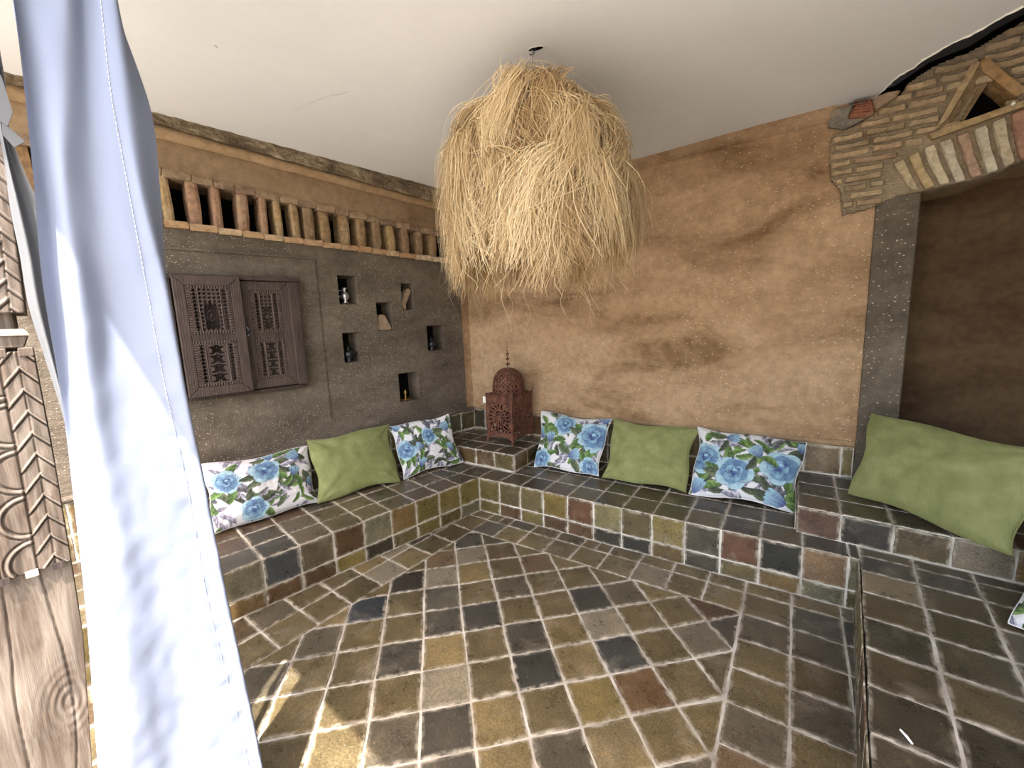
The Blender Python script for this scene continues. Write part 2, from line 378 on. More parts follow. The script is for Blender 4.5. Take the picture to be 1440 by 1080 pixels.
def grid(fr, us, vs, parent, kind, clips=(), skip=None, **k):
    for i in range(len(us)-1):
        for j in range(len(vs)-1):
            P = [np.array(p, float) for p in ((us[i], vs[j]), (us[i+1], vs[j]), (us[i+1], vs[j+1]), (us[i], vs[j+1]))]
            for a, b in clips: P = clip(P, a, b)
            if len(P) < 3: continue
            c = sum(P)/len(P)
            if skip and skip(*c): continue
            tile(P, fr, parent, kind, **k)

# ================================================================= SETTING
def wavy(o, nrm, amp, sc=2.0):
    for v in o.data.vertices:
        p = v.co+o.location; v.co += Vector(nrm)*amp*mnoise.noise(p*sc)
def sheet(name, fr, u0, u1, v0, v1, m, step=.08, holes=(), parent=None, amp=.008, d=0.0, kind=None, keep=None):
    us = sorted(set([round(x, 4) for x in np.linspace(u0, u1, max(2, int((u1-u0)/step)+1))]+[round(h[i], 4) for h in holes for i in (0, 2)]))
    vs = sorted(set([round(x, 4) for x in np.linspace(v0, v1, max(2, int((v1-v0)/step)+1))]+[round(h[i], 4) for h in holes for i in (1, 3)]))
    V = []
    for b in vs:
        for a in us:
            p = fr.p(a, b, d); V.append(p+fr.n*amp*(mnoise.noise(Vector(p)*1.7)+.4*mnoise.noise(Vector(p)*6)))
    n = len(us); F = []
    for j in range(len(vs)-1):
        for i in range(n-1):
            ca, cb = (us[i]+us[i+1])/2, (vs[j]+vs[j+1])/2
            if any(h[0] < ca < h[2] and h[1] < cb < h[3] for h in holes): continue
            if keep and not keep(ca, cb): continue
            F.append((j*n+i, j*n+i+1, (j+1)*n+i+1, (j+1)*n+i))
    o = add(name, V, F, m, parent, smooth=True)
    if kind: o['kind'] = kind
    return o

# floor slab + unseen pale ground outside, added to bounce sun onto the ceiling
fl = MB().box((-1.75, -2.75, -.15), (3.6, 1.3, 0)).build('floor', M_GROUT); props(fl, kind='structure')
FF = Fr((0, 0, 0), (1, 0, 0), (0, 1, 0))
g = MB().box((-9, -12, -.16), (11, -2.75, -.01)).build('ground', M_EARTH); props(g, kind='structure')
BL0, BL1 = np.array([.1695, 0.0]), np.array([.0475, -2.0])           # left edge of the diagonal field
BR = 1.872; BT = -.296
ga, gs = .7645, .1954; gx, gy = .7526, -1.114
cg, sg = math.cos(ga), math.sin(ga); c_, s_ = np.array([cg, sg]), np.array([-sg, cg])
for i in range(-16, 17):
    for j in range(-16, 17):
        o0 = np.array([gx, gy])+c_*i*gs+s_*j*gs
        P = [o0, o0+c_*gs, o0+c_*gs+s_*gs, o0+s_*gs]
        P = [p+np.array([mnoise.noise(Vector((p[0]*9, p[1]*9, 1))), mnoise.noise(Vector((p[0]*9, p[1]*9, 5)))])*.006 for p in P]
        P = clip(P, BL0, BL1); P = clip(P, (BR, -3), (BR, 0)) if P else P; P = clip(P, (3, BT), (-1, BT)) if P else P; P = clip(P, (-1, -2.5), (3, -2.5)) if P else P
        if len(P) >= 3: tile(P, FF, fl, 'floor')
# left border row, parallel to the field, and the wedge row against the bench
bd = (BL1-BL0)/np.linalg.norm(BL1-BL0); bn = np.array([bd[1], -bd[0]]); 
if bn[0] > 0: bn = -bn
FLb = lambda t, w: BL0+bd*t+bn*w
bench_l = [np.array([0.0, 0.0]), np.array([LD[0]*3.2, LD[1]*3.2])]
for k in range(-1, 13):
    t0, t1 = .103+k*.193, .103+(k+1)*.193
    P = [FLb(t0, 0), FLb(t0, .2), FLb(t1, .2), FLb(t1, 0)]
    P = [np.array(p) for p in P][::-1] if area(P) < 0 else P
    P = clip(P, bench_l[0], bench_l[1]); P = clip(P, (3, -.105), (-1, -.105)) if P else P
    if len(P) >= 3: tile(P, FF, fl, 'floor')
    P = [FLb(t0, .2), FLb(t0, .55), FLb(t1, .55), FLb(t1, .2)]; P = P[::-1] if area(P) < 0 else P
    P = clip(P, bench_l[0], bench_l[1]); P = clip(P, (3, -.02), (-1, -.02)) if P else P
    if len(P) >= 3: tile(P, FF, fl, 'floor')
# back border: half row against the bench, then a full row; right border: two columns and a narrow one
xs = [.143, .335, .527, .727, .915, 1.105, 1.3, 1.495, 1.685, BR]
def quad(x0, x1, y0, y1): return [np.array(p, float) for p in ((x0, y0), (x1, y0), (x1, y1), (x0, y1))]
step_a, step_b = np.array([2.349, .05]), np.array([2.253, -1.207]); sdir = (step_b-step_a)/np.linalg.norm(step_b-step_a)
SA = step_a-sdir*.05; SB = step_a+sdir*2.3
def rightclip(P): return clip(P, SB, SA)
tile(clip(quad(-.03, .143, -.105, 0), bench_l[0], bench_l[1]), FF, fl, 'floor')
for i in range(len(xs)-1):
    x0, x1 = xs[i], xs[i+1]
    if i == 4 or i == 0: tile(quad(x0, x0+.1, -.11, 0), FF, fl); tile(quad(x0+.1, x1, -.11, 0), FF, fl)
    else: tile(quad(x0, x1, -.11, 0), FF, fl)
    tile(quad(x0, x1, BT, -.11), FF, fl)
cx = [BR, 2.082, 2.285, 2.40]; ry = [0, -.11, -.30]+[-.30-.193*k for k in range(1, 13)]
for i in range(3):
    for j in range(len(ry)-1):
        P = rightclip(quad(cx[i], cx[i+1], ry[j+1], ry[j]))
        if len(P) >= 3: tile(P, FF, fl, 'floor')
# ---------------------------------------------------------------- walls
WLm = Fr(WC, -LD, (0, 0, 1)) ; FL_ = Fr(WC, LD, (0, 0, 1))
FLW = Fr(WC, -LD, (0, 0, 1))                   # u = towards the corner (negative s), normal = into the room
assert FLW.n@LN > .9
zz = lambda x, y: (460+x/5.4, 370+y/5.4)
NI = [zz(*a)+zz(*b) for a, b in (((85, 90), (235, 312)), ((565, 152), (660, 355)), ((378, 297), (500, 510)), ((123, 530), (245, 745)), ((760, 475), (890, 655)), ((547, 840), (700, 1030)))]
niches = []
for x0, y0, x1, y1 in NI:
    s0, z1 = L((x0), y0); s1, z0 = L(x1, y1); s0b = L(x0, y1)[0]; s1b = L(x1, y0)[0]
    niches.append((-(s0+s0b)/2, z0, -(s1+s1b)/2, z1))           # in u = -s
SMAX = 3.35
z_ledge = L(420, 343)[1]                       # underside of the brick ledge
SC0 = L(231, 307)[1]; SC1 = L(617, 361)[1]     # sill of the brick screen at its two ends
ST0 = L(231, 246)[1]; ST1 = L(600, 329)[1]
s_far = L(231, 307)[0]; s_near = L(617, 361)[0]
def zlin(za, zb): return lambda s: zb+(za-zb)*(s-s_near)/(s_far-s_near)
sill = zlin(SC0, SC1); head = zlin(ST0, ST1)
ceil_s = zlin(L(231, 160)[1], L(617, 269)[1])
corn_s = zlin(L(231, 181)[1], L(617, 288)[1]); lip_s = zlin(L(231, 196)[1], L(617, 296)[1])
wl = sheet('wall_left', FLW, -SMAX, -.10, 0.0, 2.085, M_GREY, .06, niches, amp=.006); props(wl, kind='structure')
tw = sheet('corner_strip', FLW, -.115, .02, 0.0, 2.12, M_OCHRE, .05, parent=wl, d=-.012, amp=.004)
# raised plaster margin round the shutters (a shallow step in the render)
ps, pz = L(439, 364)
mg = MB()
for u0, u1, v0, v1 in ((-SMAX, -ps, pz, pz+.02),): pass
def strip_prism(mb, fn_lo, fn_hi, s0, s1, d0, d1, n=24, jit=0.0, seed=0):
    """a band along the left wall between two height functions, from depth d0 (wall side) to d1 (room side)"""
    ss = np.linspace(s0, s1, n); V = []
    for s in ss:
        j = lambda q: jit*mnoise.noise(Vector((s*7, q*3.1, seed)))+jit*.6*mnoise.noise(Vector((s*25, q*3.1, seed)))
        V += [LP(s, fn_lo(s)+j(0), d0), LP(s, fn_hi(s)+j(1)*.5, d0), LP(s, fn_hi(s)+j(1)*.5, d1+j(2)), LP(s, fn_lo(s)+j(0), d1+j(3))]
    F = [tuple((0, 1, 2, 3)), tuple(4*(n-1)+k for k in (3, 2, 1, 0))]
    for i in range(n-1):
        for k in range(4): F.append((4*i+k, 4*i+(k+1) % 4, 4*(i+1)+(k+1) % 4, 4*(i+1)+k))
    mb.poly(V, F)
for a in ((lambda s: 2.06, lambda s: sill(s)-.035, .0),):
    mb = MB(); strip_prism(mb, a[0], a[1], 0, SMAX, -.25, .002, 30, .003); mb.build('wall_band', M_GREY, wl)
mb = MB(); strip_prism(mb, head, lambda s: lip_s(s)+.02, 0, SMAX, -.25, .0, 30, .002); mb.build('upper_plaster', M_TAN, wl)
mb = MB(); strip_prism(mb, lip_s, lambda s: corn_s(s)+.01, 0, SMAX, -.02, .035, 50, .006, 3); mb.build('plaster_lip', M_LIP, wl, smooth=True)
def rough_band():
    n, k = 300, 14; V = []
    for s in np.linspace(0, SMAX, n):
        for q in range(k+1):
            t = q/k; z = corn_s(s)+(ceil_s(s)+.012-corn_s(s))*t
            p = Vector((s*16, z*30, 2)); h = mnoise.noise(p)+.6*mnoise.noise(p*2.7)
            V.append(LP(s, z+.006*mnoise.noise(p*.6), .05+.012*h))
    F = [(i*(k+1)+q, i*(k+1)+q+1, (i+1)*(k+1)+q+1, (i+1)*(k+1)+q) for i in range(n-1) for q in range(k)]
    return add('mud_cornice', V, F, M_MUD, wl)
rough_band()
mb = MB().prism([LP(-.1, 0, -.5), LP(SMAX+.1, 0, -.5), LP(SMAX+.1, 0, -.26), LP(-.1, 0, -.26)], (0, 0, 3.0)); mb.build('wall_backing', M_BLACK, wl)  # unseen black box behind the wall, added to stop light leaks
mb = MB().prism([LP(SMAX-.01, 0, -.3), LP(SMAX+.2, 0, -.3), LP(SMAX+.2, 0, 0), LP(SMAX-.01, 0, 0)], (0, 0, 3.0)); mb.build('wall_end', M_GREY, wl)
M_NICHE = plaster('niche_plaster', (96, 86, 76), (72, 64, 58), (118, 108, 96), fleck=False, bs=.3)
for u0, v0, u1, v1 in niches:
    D = .16; P = lambda u, v, d: FLW.p(u, v, -d)
    V = [P(u0, v0, 0), P(u1, v0, 0), P(u1, v1, 0), P(u0, v1, 0), P(u0+.01, v0+.004, D), P(u1-.012, v0+.004, D), P(u1-.012, v1-.01, D), P(u0+.01, v1-.01, D)]
    o = add('niche', V, [(0, 4, 5, 1), (1, 5, 6, 2), (2, 6, 7, 3), (3, 7, 4, 0)], M_NICHE, wl)
    add('niche_back', [P(u0, v0, D), P(u1, v0, D), P(u1, v1, D), P(u0, v1, D)], [(0, 1, 2, 3)], M_BLACK, wl)  # black sheet paints the shade at the back of the niche
mb = MB(); mb.prism([LP(ps, pz, .0), LP(ps, pz-1.2, .0), LP(ps-.014, pz-1.2, .0), LP(ps-.014, pz, .0)], LN*.009)
strip_prism(mb, lambda s: pz-.003, lambda s: pz+.012, ps, SMAX, -.0, .009, 40, .004, 5); mb.build('plaster_step', M_GREY, wl)

# back wall (ochre straw plaster), y = WB
FB = Fr((0, WB, 0), (1, 0, 0), (0, 0, 1))      # normal = -y, into the room
assert FB.n[1] < -.9
xP0 = 2.375; xP1 = 2.562
wb = sheet('wall_back', FB, WC[0]-.02, 2.47, 0, 2.72, M_OCHRE, .05, amp=.012, keep=lambda u, v: not (u > 2.2 and v > 2.6)); props(wb, kind='structure')
MB().box((-1.0, WB+.06, 0), (2.38, WB+.3, 3.0)).build('wall_backing', M_BLACK, wb)
# plaster joint near the top and the ledge over the skirting tiles
def bstrip(mb, x0, x1, fz0, fz1, d, n=50, jit=.004, seed=0, d0=0.0):
    V = []
    for x in np.linspace(x0, x1, n):
        j = lambda q: jit*(mnoise.noise(Vector((x*7, q, seed)))+.6*mnoise.noise(Vector((x*25, q, seed))))
        V += [(x, WB-d0, fz0(x)+j(0)), (x, WB-d0, fz1(x)+j(1)), (x, WB-d+j(2), fz1(x)+j(1)), (x, WB-d+j(3), fz0(x)+j(0))]
    F = [(0, 1, 2, 3), tuple(4*(n-1)+k for k in (3, 2, 1, 0))]+[(4*i+k, 4*i+(k+1) % 4, 4*i+4+(k+1) % 4, 4*i+4+k) for i in range(n-1) for k in range(4)]
    mb.poly(V, F)
mb = MB(); bstrip(mb, WC[0], 2.37, lambda x: .628, lambda x: .668, .02, 60, .003, 2, -.02); mb.build('plaster_ledge', M_LIP, wb, smooth=True)
mb = MB(); bstrip(mb, .2, 2.16, lambda x: 2.545+.012*x, lambda x: 2.70, .016, 60, .006, 4, -.02); mb.build('top_plaster_band', M_OCHRE, wb, smooth=True)
# skirting tiles
SKT = .628
FSB = Fr((0, WB-.0135, 0), (1, 0, 0), (0, 0, 1))
grid(FSB, [WC[0]+.0, -.50, -.385]+[-.385+TP*k for k in range(1, 15)]+[2.37], [HB, .437, SKT], wb, 'face', skip=lambda u, v: u > 2.37)
mb = MB().box((WC[0], WB-.012, HB-.05), (2.37, WB+.02, SKT+.004)); mb.build('skirting_bed', M_GROUT, wb)
FSL = Fr(LP(0, 0, .0135), -LD, (0, 0, 1))
mb = MB(); mb.prism([LP(0, HB-.05, -.03), LP(SMAX, HB-.05, -.03), LP(SMAX, HB-.05, .014), LP(0, HB-.05, .014)], (0, 0, SKT-.01-HB+.05)); mb.build('skirting_bed', M_GROUT, wl)
grid(FSL, [-SMAX]+[-TP*k for k in range(17, 0, -1)]+[-.02], [HB, .437, SKT-.012], wl, 'face')
mb = MB(); strip_prism(mb, lambda s: SKT-.012, lambda s: SKT+.02, 0, SMAX, -.02, .024, 60, .004, 9); mb.build('plaster_ledge', M_GREY, wl, smooth=True)

# grey pier, recess behind it and the right wall
pr = MB().box((xP0, WB-.03, 0), (xP1, WB+.36, 2.25)).build('trim_1', M_GREY, bevel=.006); props(pr, kind='structure')
RY = WB+.34
FR_ = Fr((0, RY, 0), (1, 0, 0), (0, 0, 1))
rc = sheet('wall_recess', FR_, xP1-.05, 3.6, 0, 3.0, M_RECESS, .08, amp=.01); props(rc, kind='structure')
wr = sheet('wall_right', Fr((3.42, WB+.4, 0), (0, -1, 0), (0, 0, 1)), 0, 4.0, 0, 3.0, M_RECESS, .1, amp=.01)  # unseen wall, extended forward to cut light from the right
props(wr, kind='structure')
MB().box((3.45, -2.85, 0), (3.6, 1.3, 3.0)).build('wall_backing', M_BLACK, wr); MB().box((2.4, RY+.05, 0), (3.6, RY+.2, 3.05)).build('wall_backing', M_BLACK, rc)

# ceiling: a painted sheet with a broken edge over the arch
def cz(x, y): return 2.652+.033*(WB-y)-.035*math.exp(-((x-.9)/.7)**2-((y-WB)/.6)**2)
edge = [onz(1120+a/3.375, b/3.375, 2.665)[:2] for a, b in ((170, 512), (330, 468), (385, 440), (430, 400), (490, 348), (560, 315), (600, 280), (700, 225), (780, 185), (840, 160), (930, 110), (1000, 72), (1080, 33))]
edge = [np.array(p) for p in edge]
e2 = []
for a, b in zip(edge[:-1], edge[1:]):
    for t in (0, .25, .5, .75): p = a+(b-a)*t; e2.append(p+np.array([1, 1])*.006*mnoise.noise(Vector((p[0]*40, p[1]*40, 0))))
e2.append(edge[-1]); dlast = (edge[-1]-edge[-4]); dlast /= np.linalg.norm(dlast); e2.append(edge[-1]+dlast*.95)
yedge = lambda x: -2.52-.1*x
out = [np.array(LP(0, 0, -.06)[:2]), np.array([2.1, .83])]+e2+[np.array([3.5, e2[-1][1]-.1]), np.array([3.5, yedge(3.5)]), np.array([-1.75, yedge(-1.75)]), np.array(LP(SMAX+.2, 0, -.06)[:2])]
bm = bmesh.new(); vs = [bm.verts.new((p[0], p[1], 0)) for p in out]; f = bm.faces.new(vs)
for ax, lo, hi in ((0, -1.8, 3.5), (1, -2.9, .9)):
    for x in np.arange(lo, hi, .2):
        co = [0, 0, 0]; no = [0, 0, 0]; co[ax] = x; no[ax] = 1
        bmesh.ops.bisect_plane(bm, geom=bm.verts[:]+bm.edges[:]+bm.faces[:], plane_co=co, plane_no=no)
for v in bm.verts: v.co.z = cz(v.co.x, v.co.y)
r = bmesh.ops.extrude_face_region(bm, geom=bm.faces[:])
for v in r['geom']:
    if isinstance(v, bmesh.types.BMVert): v.co.z += .022
bmesh.ops.recalc_face_normals(bm, faces=bm.faces)
me = bpy.data.meshes.new('ceiling'); bm.to_mesh(me); bm.free()
ce = link(me, 'ceiling', M_CEIL, None, np.zeros(3)); props(ce, kind='structure')
rf = MB().prism([(-1.95, yedge(-1.95)+.02, 3.02), (3.6, yedge(3.6)+.02, 3.02), (3.6, 1.35, 3.02), (-1.95, 1.35, 3.02)], (0, 0, .2))
rf.prism([(-1.95, yedge(-1.95), 2.76), (3.6, yedge(3.6), 2.76), (3.6, yedge(3.6)+.08, 2.76), (-1.95, yedge(-1.95)+.08, 2.76)], (0, 0, .3))
rf = rf.build('roof', M_EARTH); props(rf, kind='structure')
# chipped white plaster lip along the broken edge, crack lines and a black patch for the hole round the lamp hook
mb = MB()
P3 = [np.array([p[0], p[1], cz(*p)-.001]) for p in e2[:-1]]
mb.tube(P3, [.004+.003*abs(mnoise.noise(Vector((i*.9, 0, 0))))*2 for i in range(len(P3))], 5)
mb.build('chipped_edge', flat('fresh_plaster_chip', (236, 234, 228), .9, bumps=.4), ce)
mb = MB(); pts = [onz(x, y, 2.69) for x, y in ((415, 162), (428, 155), (445, 147), (462, 141), (478, 138), (492, 134))]
mb.tube([np.array([p[0], p[1], cz(p[0], p[1])]) for p in pts], [.001, .0016, .002, .0012, .0018, .001], 4)
pts = [onz(x, y, 2.69) for x, y in ((302, 77), (308, 80), (304, 76))]; mb.tube([np.array([p[0], p[1], cz(p[0], p[1])]) for p in pts], .0015, 4)
mb.build('ceiling_crack', flat('crack_grey', (168, 164, 156), .9), ce)  # plain grey line along each crack
HK = np.array([.972, -.667]); HZ = cz(*HK)
def blob(cx_, cy_, rx, ry_, ang, z, n=18, seed=1, jit=.3):
    r = []
    for k in range(n):
        t = 2*math.pi*k/n; q = 1+jit*mnoise.noise(Vector((math.cos(t)*2, math.sin(t)*2, seed)))
        a, b = rx*q*math.cos(t), ry_*q*math.sin(t); r.append((cx_+a*math.cos(ang)-b*math.sin(ang), cy_+a*math.sin(ang)+b*math.cos(ang), z))
    return r
mb = MB().prism(blob(HK[0]+.022, HK[1]+.005, .045, .017, .3, HZ-.0035), (0, 0, .002)); mb.build('chipped_plaster', flat('chipped_plaster_white', (228, 226, 220), .9), ce)
mb = MB().prism(blob(HK[0]+.018, HK[1]+.004, .034, .011, .3, HZ-.005, seed=4), (0, 0, .002)); mb.build('hook_hole_shade', M_BLACK, ce)  # black patch painted for the shade inside the hook hole
# black membrane in the gap between the ceiling edge and the brick wall
BT_ = [B(1120+a/3.375, b/3.375, WB-.02) for a, b in ((330, 475), (400, 455), (480, 425), (525, 395), (640, 318), (840, 238), (960, 160), (1080, 96))]
mb = MB(); V = []; F = []
top = np.array([[x, WB+.05, z+.05] for x, z in BT_]+[[3.45, WB+.05, BT_[-1][1]+.25]])
idx = np.linspace(0, len(e2)-1, len(top)); low = np.array([[np.interp(i, range(len(e2)), [p[0] for p in e2]), np.interp(i, range(len(e2)), [p[1] for p in e2]), 0] for i in idx])
low[:, 2] = [cz(p[0], p[1])+.03 for p in low]; mid = (low+top)/2+np.array([0, 0, .05]); mid[:, 2] = np.maximum(mid[:, 2], low[:, 2]+.03)
low -= np.array([.03, .03, 0]); n = len(top)
for r_ in (low, mid, top): V += list(r_)
F = [(r_*n+i, r_*n+i+1, (r_+1)*n+i+1, (r_+1)*n+i) for r_ in range(2) for i in range(n-1)]
mbm = MB().poly(V, F).build('membrane', M_MEMBRANE, ce)

# ---------------------------------------------------------------- brick arch over the recess
ar = thing('brick_arch', (2.7, WB-.02, 2.07), 'rough brick wall corner with flat arch and triangular opening above the brown recess', 'arch')
FA = Fr((0, WB-.03, 0), (1, 0, 0), (0, 0, 1))
A4 = lambda a, b, y=WB-.045: np.array(B(1120+a/3.375, b/3.375, y))
outline = [A4(*p) for p in ((165, 850), (160, 760), (165, 650), (215, 625), (300, 590), (370, 535), (430, 490), (500, 445), (530, 395), (640, 320), (740, 275), (840, 238), (960, 165), (1080, 100))]
outline += [np.array([3.42, outline[-1][1]+.12])]
intr = [A4(*p) for p in ((1080, 760), (960, 815), (840, 855), (700, 885), (580, 912))]      # underside of the arch, right to left
outline += [np.array([3.42, intr[0][1]-.02])]+intr+[A4(*p) for p in ((480, 925), (350, 985), (220, 1018), (210, 900))]
def inside(p, poly):
    c = False; n = len(poly)
    for i in range(n):
        a, b = poly[i], poly[(i+1) % n]
        if (a[1] > p[1]) != (b[1] > p[1]) and p[0] < (b[0]-a[0])*(p[1]-a[1])/(b[1]-a[1])+a[0]: c = not c
    return c
tri = [A4(655, 622), A4(862, 300), A4(1050, 462)]            # outer triangle
hole = [A4(770, 590), A4(895, 350), A4(1064, 470), A4(1050, 505)]
fan_top = [A4(*p) for p in ((440, 775), (520, 735), (620, 680), (700, 655), (800, 615), (940, 560), (1080, 500))]+[np.array([3.42, A4(1080, 500)[1]-.0])]
fan_bot = [A4(*p) for p in ((530, 905), (580, 908), (640, 895), (700, 880), (800, 862), (940, 820), (1080, 755))]+[np.array([3.42, intr[0][1]-.02])]
# mortar bed with the triangle left open: built as cells
def cell_bed():
    xs_ = np.linspace(2.12, 3.42, 200); zs = np.linspace(2.03, 3.05, 150); V = []; F = []
    for z in zs:
        for x in xs_: V.append((x, WB-.036+.006*mnoise.noise(Vector((x*14, z*14, 0))), z))
    n = len(xs_)
    keep = [[inside(((xs_[i]+xs_[i+1])/2, (zs[j]+zs[j+1])/2), outline) and not inside(((xs_[i]+xs_[i+1])/2, (zs[j]+zs[j+1])/2), hole) for i in range(n-1)] for j in range(len(zs)-1)]
    for j in range(len(zs)-1):
        for i in range(n-1):
            if keep[j][i]: F.append((j*n+i, j*n+i+1, (j+1)*n+i+1, (j+1)*n+i))
    bm = bmesh.new(); bv = [bm.verts.new(v) for v in V]; 
    for f in F: bm.faces.new([bv[i] for i in f])
    bmesh.ops.delete(bm, geom=[v for v in bm.verts if not v.link_faces], context='VERTS')
    r = bmesh.ops.extrude_face_region(bm, geom=bm.faces[:])
    for v in r['geom']:
        if isinstance(v, bmesh.types.BMVert): v.co.y += .14
    bmesh.ops.recalc_face_normals(bm, faces=bm.faces)
    me = bpy.data.meshes.new('mortar_bed'); bm.to_mesh(me); bm.free(); return link(me, 'mortar_bed', M_MORTAR, ar, np.zeros(3))
cell_bed()
add('opening_back', [(2.4, WB+.1, 2.2), (3.3, WB+.1, 2.2), (3.3, WB+.1, 3.0), (2.4, WB+.1, 3.0)], [(0, 1, 2, 3)], M_BLACK, ar)  # black sheet for the dark interior, shade given as colour
sf = MB(); V = []
ii = [np.array([3.42, intr[0][1]-.02])]+intr+[A4(520, 922)]
for p in ii: V += [(p[0], WB-.05, p[1]), (p[0], RY+.02, p[1]+.0)]
F = [(2*i, 2*i+1, 2*i+3, 2*i+2) for i in range(len(ii)-1)]
sf.poly(V, F).build('arch_soffit', M_LIP, ar)
BC = [((166, 146, 120), 5), ((156, 136, 110), 5), ((176, 158, 132), 3), ((158, 134, 112), 1.5), ((160, 132, 114), .7)]
def brick(poly2, d0=0.0, d1=.022, col=None, name='brick', parent=ar, fr=FA, bev=.006):
    P = [np.asarray(p, float) for p in poly2]
    if area(P) < 0: P = P[::-1]
    R = []
    for i in range(len(P)):
        a, b = P[i], P[(i+1) % len(P)]; l = np.linalg.norm(b-a); nn = np.array([-(b-a)[1], (b-a)[0]])/l
        R.append(a+(b-a)*.08)
        if l > .07: R.append((a+b)/2+nn*random.uniform(-.002, .003))
        R.append(b-(b-a)*.08)
    c = sum(R)/len(R); n = len(R)
    q = lambda p, k: c+(p-c)*(1-k/np.linalg.norm(p-c))
    V = [fr.p(*p, d0) for p in R]+[fr.p(*p, d1*.6) for p in R]+[fr.p(*q(p, bev), d1+random.uniform(-.002, .002)) for p in R]
    F = [(i, (i+1) % n, n+(i+1) % n, n+i) for i in range(n)]+[(n+i, n+(i+1) % n, 2*n+(i+1) % n, 2*n+i) for i in range(n)]+[tuple(range(2*n, 3*n))]
    if col is None:
        col = random.choices([a for a, _ in BC], [b for _, b in BC])[0]; k = random.uniform(.88, 1.12); col = tuple(min(255, x*k) for x in col)
    return add(name, V, F, M_BRICK, parent, origin=fr.p(*c, 0), col=col)
def tri_lo(x):
    xs_ = [p[0] for p in fan_top]; zs = [p[1] for p in fan_top]; return np.interp(x, xs_, zs)
z = 2.066; row = 0
while z < 3.0:
    x = 2.12+random.uniform(-.05, .03); h = random.uniform(.025, .033)
    while x < 3.4:
        l = random.uniform(.12, .23); x1 = x+l
        # trim the brick to the masonry
        xsn = [x+.006+(l-.012)*t for t in np.linspace(0, 1, 13)]
        ok = [inside((q, z+h*.25), outline) and inside((q, z+h*.8), outline) and not inside((q, z+h*.2), tri) and not inside((q, z+h*.8), tri) and not (q > fan_top[0][0]-.01 and z < tri_lo(q)+.012) for q in xsn]
        run = [q for q, k in zip(xsn, ok) if k]
        if len(run) > 3 and run[-1]-run[0] > .03:
            a, b = run[0], run[-1]; sl = random.uniform(-.002, .002)
            brick([(a, z+sl), (b, z-sl), (b, z+h-sl), (a, z+h+sl)], d1=random.uniform(.016, .03))
        x = x1
    z += .0465; row += 1
# fan of upright bricks
def interp_poly(poly, t):
    d = [0]
    for a, b in zip(poly[:-1], poly[1:]): d.append(d[-1]+np.linalg.norm(b-a))
    t *= d[-1]; return np.array([np.interp(t, d, [p[0] for p in poly]), np.interp(t, d, [p[1] for p in poly])])
nf = 16
FC = [(176, 160, 134), (172, 152, 118), (190, 178, 156), (188, 178, 162), (164, 138, 122), (192, 184, 168), (182, 170, 150), (158, 122, 106), (184, 170, 152), (176, 160, 138)]
for i in range(nf):
    t0, t1 = (i+.16)/nf, (i+.84)/nf
    a, b = interp_poly(fan_bot, t0), interp_poly(fan_bot, t1); c, d = interp_poly(fan_top, t1), interp_poly(fan_top, t0)
    up = (c+d)/2-(a+b)/2; a, b = a+up*.01, b+up*.01; c, d = c-up*.06, d-up*.06
    brick([a, b, c, d], d1=.03, col=FC[i % 10])
# triangle frame: two leaning slabs and a sill brick
def slab(P, depths, col, nm='slab'):
    P = [np.asarray(p) for p in P]; V = [FA.p(*p, d) for p, d in zip(P, depths)]+[FA.p(*p, -.13) for p in P]; n = len(P)
    F = [tuple(range(n))]+[(i, n+i, n+(i+1) % n, (i+1) % n) for i in range(n)]
    o = add(nm, V, F, M_BRICK, ar, col=col)
    bm = bmesh.new(); bm.from_mesh(o.data); bmesh.ops.recalc_face_normals(bm, faces=bm.faces); bmesh.ops.subdivide_edges(bm, edges=bm.edges[:], cuts=2, use_grid_fill=True)
    for v in bm.verts: v.co += Vector((1, 1, 1))*.004*mnoise.noise((v.co+o.location)*22)
    bm.to_mesh(o.data); bm.free(); return o
slab([A4(655, 620), A4(712, 570), A4(862, 310), A4(850, 298), A4(820, 318)], (.045, .052, .05, .04, .035), (178, 156, 124))
slab([A4(664, 617), A4(800, 574), A4(918, 384), A4(864, 306), A4(716, 570)], (.04, -.03, -.03, .045, .048), (150, 128, 98))
slab([A4(866, 296), A4(905, 292), A4(1075, 430), A4(1048, 462), A4(1030, 458), A4(880, 345)], (.04, .045, .045, .035, .03, .03), (160, 128, 88))
slab([A4(622, 648), A4(640, 668), A4(1078, 512), A4(1090, 478), A4(700, 612)], (.045, .045, .045, .04, .045), (166, 144, 110), 'sill_brick')
MB().lathe([(.002, -.009), (.009, -.005), (.01, .002), (.005, .009)], FA.p(*A4(1013, 507), .055), 8).build('plaster_splash', M_TAG, ar)
# crumbling filler left of the arch: red hollow brick and grey rubble
brick([A4(245, 562), A4(275, 505), A4(355, 472), A4(372, 545), A4(320, 560)], .0, .03, (146, 98, 80), 'red_brick')
brick([A4(355, 472), A4(430, 440), A4(495, 432), A4(470, 470), A4(372, 530)], .0, .035, (150, 130, 112), 'brick')
brick([A4(150, 600), A4(165, 520), A4(270, 490), A4(245, 565), A4(330, 560), A4(230, 610)], -.02, .008, (120, 116, 110), 'rubble_stone')
for k in range(5):
    a = A4(262+k*2, 545-k*13); b = A4(350+k*2, 535-k*14); brick([a, b, b+[0, .006], a+[0, .006]], .028, .034, (132, 84, 68), 'brick_ridge', bev=.001)

